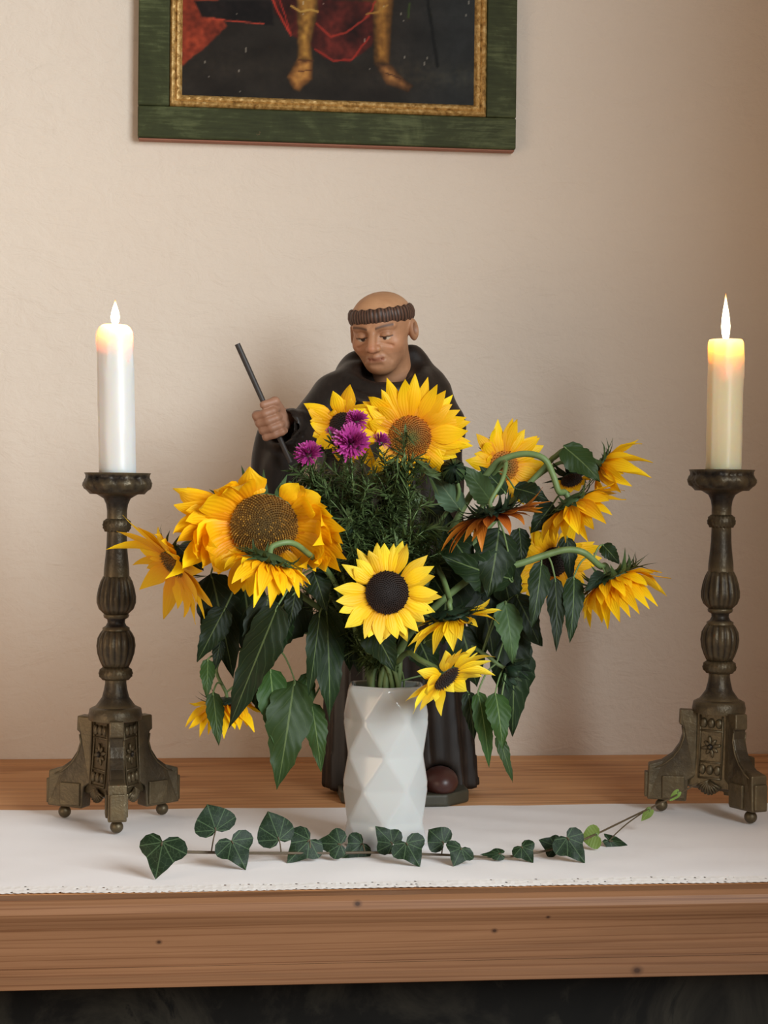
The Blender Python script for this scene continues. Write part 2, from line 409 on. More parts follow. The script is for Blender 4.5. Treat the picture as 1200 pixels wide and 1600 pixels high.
MAT = dict(
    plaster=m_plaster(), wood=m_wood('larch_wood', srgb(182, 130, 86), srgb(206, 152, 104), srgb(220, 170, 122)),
    wood_front_shaded=m_wood('larch_wood_front_shaded', srgb(104, 71, 47), srgb(126, 88, 60), srgb(144, 104, 74), 1.0, knots=[(q.x, q.z, r) for q, r in ((P(559, 1413, T(600, 1400).y), .0036), (P(248, 1476, T(600, 1400).y), .0026), (P(775, 1458, T(600, 1400).y), .0028), (P(996, 1517, T(600, 1400).y), .005), (P(858, 1435, T(600, 1400).y), .0022))]),  # same larch, colour darkened for the weaker light on the front face
    marble=m_marble(), linen=m_linen(), lace=m_lace(), bronze=m_bronze(),
    wax_white=m_wax('white_wax', srgb(212, 211, 208)), wax_ivory=m_wax('ivory_wax', srgb(236, 222, 186)),
    flame=m_flame(), wick=m_simple('charred_wick', (.01, .008, .006), .9), porcelain=m_porcelain(),
    petal=m_petal('yellow_petal', srgb(236, 150, 4), srgb(249, 186, 6), srgb(253, 206, 22)),
    petal_lemon=m_petal('lemon_petal', srgb(240, 176, 10), srgb(252, 206, 22), srgb(255, 222, 62)),
    petal_rust=m_petal('rust_petal', srgb(92, 40, 12), srgb(140, 68, 16), srgb(196, 118, 34), .2),
    leaf=m_leaf('sunflower_leaf', srgb(20, 34, 15), srgb(32, 50, 22), srgb(112, 130, 80)),
    leaf_pale=m_leaf('pale_leaf_underside', srgb(84, 112, 84), srgb(106, 134, 102), srgb(150, 168, 130)),
    leaf_mid=m_leaf('fresh_leaf', srgb(42, 66, 28), srgb(58, 84, 38), srgb(124, 146, 88)),
    sepal=m_leaf('green_sepal', srgb(52, 72, 42), srgb(76, 98, 58), srgb(96, 118, 72)),
    sepal_dark=m_leaf('dark_sepal', srgb(26, 40, 28), srgb(42, 60, 40), srgb(60, 80, 56)),
    stem=m_stem('green_stem', srgb(82, 106, 58), srgb(116, 136, 84)), stem_brown=m_stem('brown_stem', srgb(62, 50, 36), srgb(92, 76, 52)),
    florets=m_disc('disc_florets', 0, 0),
    aster_leaf=m_stem('aster_foliage', srgb(50, 66, 34), srgb(84, 102, 54)),
    aster=m_stem('purple_aster_rays', srgb(138, 24, 104), srgb(192, 66, 152)),
    ivy=m_ivy('ivy_leaf', srgb(14, 30, 15), srgb(25, 45, 22), srgb(98, 124, 86)), ivy_young=m_leaf('young_ivy_leaf', srgb(112, 140, 62), srgb(136, 160, 84), srgb(164, 184, 112), .2),
    robe=m_robe(), skin=m_vcol('painted_skin', .5, .5, (.62, .5, .42), 26), canvas=m_vcol('old_oil_paint', .6, .6, (.55, .55, .55), 55, .15),
    hair=m_vcol('painted_hair', .5, .5, (.4, .35, .3), 60), shoe=m_simple('dark_red_shoe', srgb(62, 33, 28), .4),
    plinth=m_stem('dark_green_plinth', srgb(44, 42, 32), srgb(66, 62, 48)), green=m_painted_green(), gilt=m_gilt(),
    rod=m_stem('dark_staff', srgb(38, 32, 30), srgb(58, 50, 46)), redwood=m_simple('bare_reddish_wood', srgb(150, 98, 76), .7))

# ------------------------------------------------------------------ the setting
YW = T(600, 1181.5).y                        # the wall meets the table top here
def struct(o): o['kind'] = 'structure'; return o
mb = MB(); box(mb, (-3.2, YW, -0.05), (3.2, YW+0.25, 4.2)); struct(mb.build('wall_back', MAT['plaster'], smooth=False))
mb = MB(); box(mb, (0.97, -1.02, 0), (1.22, YW, 4.2)); struct(mb.build('shade_pier', MAT['plaster'], smooth=False))  # unseen pier added to shade the right side of the back wall
mb = MB(); box(mb, (-3.2, -4.5, -0.1), (3.2, YW, 0)); struct(mb.build('floor', m_simple('stone_floor', srgb(120, 104, 92), .7), smooth=False))

# altar: a slab of larch planks on a dark marble block
YF = T(600, 1400).y                          # front rim of the slab
altar = thing('altar_table', 'wide larch wood altar table with moulded front edge on a dark marble block', 'altar', (0, 0, 0))
y = YF + 0.035; k = 0
edges = [YF+0.035, YF+0.30, YF+0.56, YF+0.80, YW-0.075]
for a, b in zip(edges[:-1], edges[1:]):      # top planks, joints barely open
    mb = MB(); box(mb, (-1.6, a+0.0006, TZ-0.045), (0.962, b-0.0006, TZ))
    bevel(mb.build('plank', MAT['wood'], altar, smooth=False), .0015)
mb = MB(); box(mb, (-1.6, YW-0.0745, TZ-0.045), (0.962, YW-0.001, TZ)); bevel(mb.build('rear_batten', MAT['wood'], altar, smooth=False), .004)
def zf(py): return P(600, py, YF).z
# front moulding: profile in (y, z) extruded along x
zb = zf(1538); zs = zf(1512)
prof = [(YF+.036, TZ), (YF+.012, TZ-.0015), (YF+.004, TZ-.007), (YF, TZ-.018), (YF+.002, TZ-.028), (YF+.008, TZ-.036), (YF+.012, TZ-.046), (YF+.013, zs+.004), (YF+.036, zs+.004)]
def extrude(prof, x0, x1, name, mat, parent, nx=1):
    mb = MB(); n = len(prof); v = []; f = []
    for i in range(nx+1):
        for (yy, zz) in prof: v.append((x0+(x1-x0)*i/nx, yy, zz))
    for i in range(nx):
        for k in range(n): k2 = (k+1) % n; f.append((i*n+k, i*n+k2, (i+1)*n+k2, (i+1)*n+k))
    f.append(tuple(range(n))); f.append(tuple(range(nx*n, nx*n+n))[::-1]); mb.add(v, f)
    return mb.build(name, mat, parent, smooth=True, auto=30, fix=True)
extrude(prof[::-1], -1.6, .962, 'front_board', MAT['wood_front_shaded'], altar)
extrude([(YF+.040, zs+.0035), (YF+.013, zs+.0035), (YF+.006, zs-.002), (YF+.002, zs-.006), (YF+.002, zb+.002), (YF+.006, zb), (YF+.040, zb)][::-1], -1.6, .962, 'lower_moulding', MAT['wood_front_shaded'], altar)
mb = MB(); box(mb, (-1.6, YF+.04, zb+.005), (.962, YW-.002, TZ-.0455)); mb.build('core_board', MAT['wood_front_shaded'], altar, smooth=False)
mb = MB(); box(mb, (-1.5, YF+.10, 0), (.95, YW-.002, zb+.0045)); mb.build('marble_block', MAT['marble'], altar, smooth=False)

# linen runner with lace edge
yb = T(600, 1262).y; yl = YF + .036; ylc = T(600, 1379).y
def cloth_z(x, y):
    e = noise.noise(Vector((x*3.1, y*5, 1.3)))*.0022 + noise.noise(Vector((x*9, y*14, 4.2)))*.0011
    e += .0016*math.exp(-((y-yb-.11-.03*x)/.012)**2)
    e += .0018*max(0, noise.noise(Vector((x*2.2+7, y*1.2, 9))))*math.sin(30*x+55*y)
    return TZ + .0016 + max(-.001, e)
def grid_cloth(x0, x1, y0, y1, nx, ny, yfn=None):
    mb = MB(); v = []; f = []; uv = []
    for i in range(nx+1):
        x = x0+(x1-x0)*i/nx
        for j in range(ny+1):
            q = j/ny; y = y0+(y1-y0)*q + (yfn(x, q) if yfn else 0); v.append((x, y, cloth_z(x, y))); uv.append((i/nx, q))
    for i in range(nx):
        for j in range(ny): a = i*(ny+1)+j; f.append((a, a+ny+1, a+ny+2, a+1))
    mb.add(v, f, uv); return mb
runner = thing('altar_cloth', 'white linen runner with lace front edge laid along the wooden altar', 'tablecloth', (0, 0, TZ))
grid_cloth(-1.5, .94, ylc, yb, 260, 60, lambda x, q: q**8*.004*noise.noise(Vector((x*6, 3, 1)))).build('linen_panel', MAT['linen'], runner)
grid_cloth(-1.5, .94, yl, ylc, 1400, 6, lambda x, q: (1-q)*(.004*math.sin(x*300)**2*(.7) + .004*noise.noise(Vector((x*5, 1, 1))))).build('lace_trim', MAT['lace'], runner)

# ------------------------------------------------------------------ painting
fd = .032; yp = YW - fd
XL = P(215, 213, yp).x; XR = P(806, 236, yp).x; ZB = (P(215, 211, yp).z + P(806, 236, yp).z)/2
pic = thing('framed_painting', 'old oil painting in green and gilt frame high on the plaster wall', 'painting', ((XL+XR)/2, YW, ZB))
rw = P(265, 100, yp).x - XL; PH = 1.05; zt = ZB+PH; rb = rw*1.02
def rail(lo, hi, name, mat, bw):
    mb = MB(); box(mb, lo, hi); return bevel(mb.build(name, mat, pic, smooth=False), bw)
rail((XL, yp, ZB), (XR, YW-.004, ZB+rb), 'green_rail', MAT['green'], .003)
rail((XL, yp, zt-rb), (XR, YW-.004, zt), 'green_rail', MAT['green'], .003)
rail((XL, yp, ZB+rb+.0005), (XL+rw, YW-.004, zt-rb-.0005), 'green_rail', MAT['green'], .003)
rail((XR-rw, yp, ZB+rb+.0005), (XR, YW-.004, zt-rb-.0005), 'green_rail', MAT['green'], .003)
rail((XL+.002, YW-.026, ZB-.0035), (XR-.002, YW-.004, ZB-.0003), 'lower_edge', MAT['redwood'], .001)
gx0, gx1, gz0, gz1 = XL+rw+.001, XR-rw-.001, ZB+rb+.001, zt-rb-.001; gw = .026
def gilt(p0, p1, inw):
    """gilt moulding from p0 to p1 (x, z); inw points to the picture"""
    d = (Vector((p1[0], 0, p1[1]))-Vector((p0[0], 0, p0[1]))); L = d.length; d.normalize(); w = Vector((inw[0], 0, inw[1]))
    prof = [(0, .012), (0, -.004), (.004, -.008), (.009, -.006), (.011, -.001), (.014, -.005), (.019, -.004), (.022, .002), (gw, .006), (gw, .012)]
    nx = max(2, int(L/.006)); v = []; f = []; n = len(prof)
    for i in range(nx+1):
        t = i/nx
        for (a, b) in prof:
            s = a + (L-2*a)*t
            bb = b + (.0012*math.sin(i*1.7) if -.0065 < b < -.003 else 0)
            q = Vector((p0[0], yp + .004 + bb, p0[1])) + d*s + w*a; v.append(q)
    for i in range(nx):
        for k in range(n): k2 = (k+1) % n; f.append((i*n+k, (i+1)*n+k, (i+1)*n+k2, i*n+k2))
    f.append(tuple(range(n))); f.append(tuple(range(nx*n, nx*n+n))[::-1])
    mb = MB(); mb.add(v, f); mb.build('gilt_moulding', MAT['gilt'], pic, auto=50, fix=True)
gilt((gx0, gz0), (gx1, gz0), (0, 1)); gilt((gx1, gz0), (gx1, gz1), (-1, 0)); gilt((gx1, gz1), (gx0, gz1), (0, -1)); gilt((gx0, gz1), (gx0, gz0), (1, 0))
# the picture itself: brushed patches of paint as vertex colours on a flat canvas
def inpoly(x, y, poly):
    c = False; j = len(poly)-1
    for i in range(len(poly)):
        xi, yi = poly[i]; xj, yj = poly[j]
        if (yi > y) != (yj > y) and x < (xj-xi)*(y-yi)/(yj-yi)+xi: c = not c
        j = i
    return c
def seg_d(x, y, pl):
    best = 1e9
    for (a, b), (c, d) in zip(pl[:-1], pl[1:]):
        L = (c-a)**2+(d-b)**2; t = max(0, min(1, ((x-a)*(c-a)+(y-b)*(d-b))/L)); best = min(best, math.hypot(x-a-t*(c-a), y-b-t*(d-b)))
    return best
POLY = [  # (polygon in picture units, colour)
    ([(280,-400),(345,-400),(350,-40),(335,20),(352,48),(318,82),(280,114)], (172,84,58)),
    ([(300,10),(420,5),(425,44),(312,34)], (44,36,34)),
    ([(398,-300),(640,-300),(612,-20),(606,20),(580,70),(545,97),(505,92),(478,70),(452,58),(425,22)], (112,52,44)),
    ([(430,-300),(600,-300),(596,-150),(580,0),(470,0),(440,-150)], (96,72,44)),
    ([(455,-60),(496,-60),(494,20),(484,70),(487,97),(462,97),(463,50)], (158,120,66)),
    ([(462,94),(487,98),(486,126),(466,146),(456,143),(446,124)], (164,120,72)),
    ([(578,-60),(620,-60),(612,30),(609,98),(584,98),(582,30)], (140,104,56)),
    ([(584,96),(611,98),(630,118),(647,130),(640,141),(604,130)], (130,96,62))]
LINES = [([(405,-40),(430,20),(452,58)], 2.2, (186,72,56)), ([(452,58),(440,20),(420,-30)], 1.6, (160,60,50)), ([(492,38),(515,58),(540,50),(575,22),(585,0)], 2.4, (158,66,52)), ([(490,78),(520,96),(550,92),(576,56)], 2.2, (160,62,50)),
    ([(331,37),(372,40),(409,42)], 1.5, (190,84,66)), ([(452,12),(466,20),(482,16),(495,20)], 2.2, (190,152,88)), ([(572,20),(590,16),(604,4)], 2.2, (168,130,74)), ([(665,-300),(670,0),(686,98)], 3.5, (30,30,28)),
    ([(640,0),(638,22)], 2.5, (72,88,48)), ([(464,113),(486,112)], 1.2, (96,60,40)), ([(464,97),(487,97)], 1.6, (98,66,40)), ([(604,112),(628,120)], 1.4, (80,56,40))]
def paint(u, v):
    nz = noise.noise(Vector((u*.02, v*.03, 0))); n2 = noise.noise(Vector((u*.12, v*.12, 5)))
    c = np.array((54, 48, 42.)) + nz*14
    if u > 600: c = c*(1-min(1, (u-600)/110)) + (np.array((58, 60, 60.))+nz*8)*min(1, (u-600)/110)
    if v > 60: c = c + np.array((14, 12, 6.))*math.exp(-((v-112)/22)**2)*(.6+.8*n2) *(1 if u > 600 else .4)
    uu, vv = u+n2*1.3, v+n2*1.3
    for poly, col in POLY:
        d = seg_d(uu, vv, poly+poly[:1])*(1 if inpoly(uu, vv, poly) else -1)
        if d > -2.2:
            a = min(1, max(0, (d+2.2)/4.4)); a = a*a*(3-2*a)
            sh = .62+.5*min(1, max(0, d)/11) if poly[0][0] > 430 else .8+.35*noise.noise(Vector((u*.03, v*.02, 8)))
            c = c*(1-a) + np.array(col, float)*(1+.2*nz+.22*n2)*sh*a
    for pl, w, col in LINES:
        d = seg_d(uu, vv, pl)
        if d < w: c = c*(d/w)**2 + np.array(col, float)*(1-(d/w)**2)
    if noise.noise(Vector((u*.5, v*.09, 2))) > .70: c = c*.5 + np.array((170, 165, 155))*.6
    return srgb(*np.clip((c-14)*1.02*(.86+.14*np.clip((c-60)/80, 0, 1)), 4, 255))
yc = yp + .008; cx0, cx1 = gx0+.02, gx1-.02; cz0 = gz0+.02; cz1 = gz1-.02
u0, u1 = 279, 748; nxx = 220; sx = (u1-u0)/(cx1-cx0)
v0 = 161
rows = list(np.linspace(0, .235, 95)) + list(np.linspace(.245, cz1-cz0, 40))
mb = MB(); vs = []; fs = []; cs = []
for r in rows:
    for i in range(nxx+1):
        x = cx0+(cx1-cx0)*i/nxx; vs.append((x, yc, cz0+r)); cs.append(paint(u0+(u1-u0)*i/nxx, v0-r*sx))
for j in range(len(rows)-1):
    for i in range(nxx): a = j*(nxx+1)+i; fs.append((a, a+1, a+nxx+2, a+nxx+1))
mb.add(vs, fs, None, cs); mb.build('canvas', MAT['canvas'], pic, smooth=False)

# ------------------------------------------------------------------ candlesticks
def rotz(a): return (math.cos(a), math.sin(a))
def candlestick(px, py, phi, S, label):
    """px, py: middle of the three feet; phi: azimuth of the leg nearest the camera; S: metres per unit"""
    c = T(px, py, cloth_z(0, 0)+.0005); cz = c.z
    root = thing('candlestick', label, 'candlestick', c, 'pair of bronze altar candlesticks')
    Z = lambda y: (1285 - y)*S
    def R(l): return [(r*S, Z(y)) for (r, y) in l]
    def part(name, l, seg=48, rf=None, auto=60):
        mb = MB(); lathe(mb, R(l), (c.x, c.y, cz), seg, rf); return mb.build(name, MAT['bronze'], root, auto=auto)
    def twist(n, amp, tw): return lambda q, i, z: 1+amp*math.sin(n*q + z/S*tw)
    # shaft pieces, lower to upper (radius, pixel row)
    part('collar', [(20,1126),(41,1125),(42,1118),(41,1114),(40,1108),(34,1105),(20,1104)])
    part('shaft', [(20,1107),(33,1106),(28,1100),(21,1090),(18,1078),(16.5,1068),(17,1062),(10,1061)])
    part('rope_ring', [(14,1063.5),(20,1063),(24.5,1058),(25.5,1053),(24,1047),(19,1043),(14,1042.5)], 96, twist(22, .06, .5))
    part('gadroon_knop', [(12,1043.5),(20,1042.5),(24,1034),(28,1022),(29.5,1010),(28,998),(24,990),(21,986),(12,985.5)], 128, lambda q, i, z: 1+.07*(abs(math.sin(8*q))-.5)*(0 if i in (0, 8) else 1))
    part('neck', [(12,986.5),(21,986),(21,982),(16,979),(13.5,974),(14,969),(19,966),(20,962),(18,960),(10,959.5)])
    part('leaf_knop', [(12,960.5),(19,960),(26,953),(29.5,943),(29.5,934),(27.5,922),(24,910),(20,902),(12,901)], 128, lambda q, i, z: 1+.05*(abs(math.sin(5*q+.4))-.5)+.02*math.sin(20*q))
    part('shaft', [(10,903),(20,903),(19.5,890),(17.5,872),(16,855),(15.5,838),(15.5,831),(8,830)])
    part('rope_ring', [(12,833),(18,832.5),(21,827),(21.5,822),(20,816),(16,812.5),(10,812)], 96, twist(20, .06, .5))
    part('shaft', [(8,813),(15.5,813),(15.5,800),(17,790),(21,781),(30,775.5),(36,773),(12,771.5)])
    rnd = random.Random(4)
    part('drip_pan', [(12,774.5),(42,774.3),(45,771),(47.5,768.5),(50,766),(52.5,761),(52.5,757),(50,752),(48,749),(49.5,745),(51.5,741.5),(50.5,741),(44,745),(30,747),(5,747)], 96,
         lambda q, i, z: 1 + (.03*math.sin(9*q)+.02*math.sin(23*q+z*300) if 4 <= i <= 8 else 0) + (.012*math.sin(5*q+1) if i in (9, 10, 11) else 0))
    # base: tapering three-sided core
    def ring(az, inr, z):   # triangle corners towards the legs
        return [(c.x+2*inr*S*math.cos(az+k*2*math.pi/3), c.y+2*inr*S*math.sin(az+k*2*math.pi/3), cz+Z(z)) for k in range(3)]
    mb = MB(); lev = [(20, 1246), (31, 1240), (30, 1222), (27, 1195), (25, 1160), (25, 1124)]
    v = []; f = []
    for inr, z in lev: v += ring(phi, inr, z)
    for i in range(len(lev)-1):
        for k in range(3): k2 = (k+1) % 3; f.append((i*3+k, i*3+k2, i*3+3+k2, i*3+3+k))
    f.append((2, 1, 0)); n = len(v); f.append((n-3, n-2, n-1)); mb.add(v, f); mb.build('pedestal_core', MAT['bronze'], root, smooth=False, fix=True)
    prof = [(34,1122),(61,1121),(62,1144),(57,1147),(56,1160),(61,1176),(72,1192),(88,1203),(109,1209),(111,1264),(50,1266),(47,1232),(36,1225)]
    for k in range(3):
        a = phi+k*2*math.pi/3; d = Vector((*rotz(a), 0)); s = Vector((-d.y, d.x, 0)); base = Vector((c.x, c.y, cz))
        mb = MB(); n = len(prof); v = []
        for sg in (-1, 1):
            for (r, y) in prof: v.append(base + d*(r*S) + s*(sg*(14 if y > 1205 else 11)*S) + Vector((0, 0, Z(y))))
        f = [tuple(range(n))[::-1], tuple(range(n, 2*n))]
        for i in range(n): i2 = (i+1) % n; f.append((i, i2, n+i2, n+i))
        mb.add(v, f); leg = bevel(mb.build('leg', MAT['bronze'], root, smooth=False, fix=True), .0022)
        for sg in (-1, 1):    # raised square panel on either cheek of the foot
            mb = MB(); v = []
            for o in (12, 17):
                for (r, y) in ((53, 1262), (88, 1262), (88, 1226), (53, 1226)): v.append(base + d*(r*S) + s*(sg*o*S) + Vector((0, 0, Z(y))))
            mb.add(v, [(3,2,1,0),(4,5,6,7),(0,1,5,4),(1,2,6,5),(2,3,7,6),(3,0,4,7)]); bevel(mb.build('foot_panel', MAT['bronze'], leg, smooth=False, fix=True), .0016)
            mb = MB(); pl = [(60,1148),(58,1162),(64,1180),(75,1195),(90,1207),(106,1213)]
            tube(mb, [base + d*((r-4)*S) + s*(sg*11*S) + Vector((0, 0, Z(y+2))) for r, y in pl], 1.6*S, seg=6); mb.build('edge_bead', MAT['bronze'], leg)
        mb = MB(); v = []
        for o in (108, 115):
            for (w, y) in ((-11, 1261), (11, 1261), (11, 1222), (-11, 1222)): v.append(base + d*(o*S) + s*(w*S) + Vector((0, 0, Z(y))))
        mb.add(v, [(3,2,1,0),(4,5,6,7),(0,1,5,4),(1,2,6,5),(2,3,7,6),(3,0,4,7)]); bevel(mb.build('toe_panel', MAT['bronze'], leg, smooth=False, fix=True), .0016)
        mb = MB(); blob(mb, base + d*(88*S) + Vector((0, 0, 10*S)), (10*S, 10*S, 10*S), None, 16, 10); mb.build('ball_foot', MAT['bronze'], leg)
        # relief between the legs
        a2 = a+math.pi/3; d = Vector((*rotz(a2), 0)); s = Vector((-d.y, d.x, 0)); u = Vector((0, 0, 1))
        fr = lambda x, y, o=0: base + d*((np.interp(y, [1124, 1160, 1195, 1222, 1240], [25, 25, 27, 30, 31])+o)*S) + s*(x*S) + u*Z(y)
        for x in (-13, 0, 13):
            for y in (1140, 1213):
                mb = MB(); blob(mb, fr(x, y, 1.5), (4.6*S, 5.7*S, 8*S), (d, s, u), 10, 8); mb.build('egg_ornament', MAT['bronze'], root)
        mb = MB()
        for y in (1152, 1201, 1226):
            tube(mb, [fr(-19, y, 1), fr(19, y, 1)], 1.7*S, seg=6)
        for x in (-19, 19): tube(mb, [fr(x, 1128, 1), fr(x, 1160, 1), fr(x, 1226, 1)], 1.5*S, seg=6)
        for q in range(8):
            t = q*math.pi/4+.2; pd = (s*math.cos(t)+u*math.sin(t)).normalized(); ps = d.cross(pd)
            rl = 14 if q % 2 else 17
            blob(mb, fr(0, 1177, 1)+pd*(rl*.55*S), (rl*.5*S, 3.4*S, 3*S), (pd, ps, d), 8, 6)
        blob(mb, fr(0, 1177, 3), (5*S, 5*S, 5*S), (s, u, -d), 10, 8)
        mb.build('rosette_relief', MAT['bronze'], root)['kind'] = 'stuff'
        mb = MB()
        for q in range(9):
            t = -math.pi/2 + (q-4)*.27; pd = s*math.cos(t)+u*math.sin(t)
            tube(mb, [fr(0, 1229, 3), fr(0, 1229, 3)+pd*(12*S)+d*(3*S), fr(0, 1229, 2)+pd*(22*S)], 1.2*S, 2.6*S, 6)
        mb.build('shell_ornament', MAT['bronze'], root)['kind'] = 'stuff'
    return root, c, Z, S, cz
SL = (T(174, 1285)-CAM).dot(FW)/F; SR = (T(1129, 1272)-CAM).dot(FW)/F
def az(dx): return -math.pi/2 + math.radians(dx)
stickL = candlestick(179, 1284, az(5), SL, 'bronze candlestick left of the sunflowers, its feet on wood and cloth')
stickR = candlestick(1121, 1270, az(17), SR*.985, 'bronze candlestick right of the sunflowers with ivy tip against its foot')

def candle(stick, x0, y0, x1, y1, r, mat, label, top, fx, fy0, fy1, flame_w, power):
    """x0, y0: bottom of the candle in the pan; x1, y1: its top; top: outline near the top"""
    root_s, c, Z, S, cz = stick
    b = P(x0, y0, c.y); b.z = cz + Z(747) + .0006; t = P(x1, y1, c.y); H = t.z-b.z; lean = ((t.x-b.x)/H, 0)
    root = thing('candle', label, 'candle', b, 'lit altar candles')
    prof = [(r*S*(.99+.006*math.sin(k*1.3)), H*.82*k/18) for k in range(19)] + [(r*S*k, H-dz*S) for k, dz in top]
    mb = MB(); rn = random.Random(7)
    lathe(mb, prof, b, 96, lambda q, i, z: 1+.012*noise.noise(Vector((math.cos(q)*2, math.sin(q)*2, z*25+x0))) + (.03*noise.noise(Vector((math.cos(q)*1.5+x0, math.sin(q)*1.5, z*60))) if z > H*.85 else 0)
          + sum(w*math.exp(-((math.atan2(math.sin(q-q0), math.cos(q-q0)))/.13)**2)*np.interp(z/H, [z0-.05, z0, z1, z1+.03], [0, 1, 1, 0]) for q0, z0, z1, w in ((-2.6, .1, .98, .05), (-.4, .72, .93, .06), (-1.9, .75, .96, .04), (-.15, .0, .8, .04))), lean)
    wax = mb.build('wax_body', mat, root)
    f0 = P(fx, fy0, c.y); f1 = P(fx, fy1, c.y)
    mb = MB(); tube(mb, [f0-Vector((0, 0, .012)), f0+Vector((0, 0, .006)), f0+Vector((.002, 0, .011))], .0012, .0009, 6); mb.build('wick', MAT['wick'], root)
    h = f1.z-f0.z; mb = MB(); w = flame_w*S*.5
    lathe(mb, [(.1*w, .001), (.55*w, h*.06), (.9*w, h*.2), (w, h*.34), (.86*w, h*.5), (.6*w, h*.66), (.33*w, h*.8), (.15*w, h*.92), (.03*w, h)], f0, 20, None, ((f1.x-f0.x)/h, 0))
    mb.build('flame', MAT['flame'], root)
    l = bpy.data.lights.new('flame_light', 'POINT'); l.energy = power; l.color = (1, .55, .22); l.shadow_soft_size = .006
    lo = bpy.data.objects.new('flame_light', l); link(lo); lo.parent = root; lo.location = f0 - ORG[root] + Vector((0, 0, -.004))
    return root
candle(stickL, 183.5, 742, 179, 508, 28.5, MAT['wax_white'], 'white lit candle with rounded melted top on the left candlestick',
       [(1.0, 30), (1.0, 16), (.97, 10), (.85, 4), (.68, 0), (.58, 2), (.52, 10), (.4, 15), (.05, 16)], 180, 509, 468, 14, 1.0)
candle(stickR, 1130, 744, 1134.5, 531, 28, MAT['wax_ivory'], 'ivory lit candle with flat rim on the right candlestick',
       [(1.0, 30), (1.0, 8), (.98, 3), (.93, 0), (.86, 1), (.76, 9), (.55, 16), (.2, 18), (.05, 18)], 1134, 536, 458, 14, .35)

# ------------------------------------------------------------------ faceted vase
VC = T(601, 1322); VS = (VC-CAM).dot(FW)/F
VH = P(600, 1070, VC.y).z - TZ
def vase():
    root = thing('flower_vase', 'white faceted porcelain vase holding the sunflower bouquet at centre', 'vase', (VC.x, VC.y, TZ+.0035))
    rows = [(1322, 1), (1282, 0), (1230, 1), (1178, 0), (1126, 1), (1074, 0)]
    rot = math.atan2(-(CAM.y-VC.y), -(CAM.x-VC.x)); face = math.atan2(CAM.y-VC.y, CAM.x-VC.x)
    R = 67*VS; z0 = TZ+.0035; v = []; f = []; n = 6
    for py, odd in rows:
        z = z0 + (VH-.0035)*(1322-py)/(1322-1074)
        a0 = face + (math.pi/6 if odd else 0)
        for k in range(n): a = a0+k*math.pi/3; v.append((VC.x+R*math.cos(a), VC.y+R*math.sin(a), z))
    for i in range(len(rows)-1):
        odd = rows[i][1]
        for k in range(n):
            k2 = (k+1) % n; A, B = i*n, i*n+n
            if odd: f += [(A+k, B+k2, B+k), (A+k, A+k2, B+k2)]
            else: f += [(A+k, A+k2, B+k), (A+k2, B+k2, B+k)]
    f.append(tuple(range(n))[::-1])
    top = (len(rows)-1)*n; inner = []
    for (rr, z) in ((.87, z0+VH), (.86, z0+VH-.012), (.84, z0+VH*.5), (.82, z0+.012)):
        for k in range(n): a = face+k*math.pi/3; v.append((VC.x+R*rr*math.cos(a), VC.y+R*rr*math.sin(a), z))
    for i in range(4):
        for k in range(n): k2 = (k+1) % n; A = top+i*n; f.append((A+k, A+k2, A+n+k2, A+n+k))
    f.append(tuple(range(top+4*n, top+5*n)))
    mb = MB(); mb.add(v, f); o = mb.build('body', MAT['porcelain'], root, smooth=True)
    m = o.modifiers.new('bevel', 'BEVEL'); m.width = .0042; m.segments = 3; m.limit_method = 'ANGLE'; m.angle_limit = math.radians(8); m.harden_normals = False
    return root
vase()

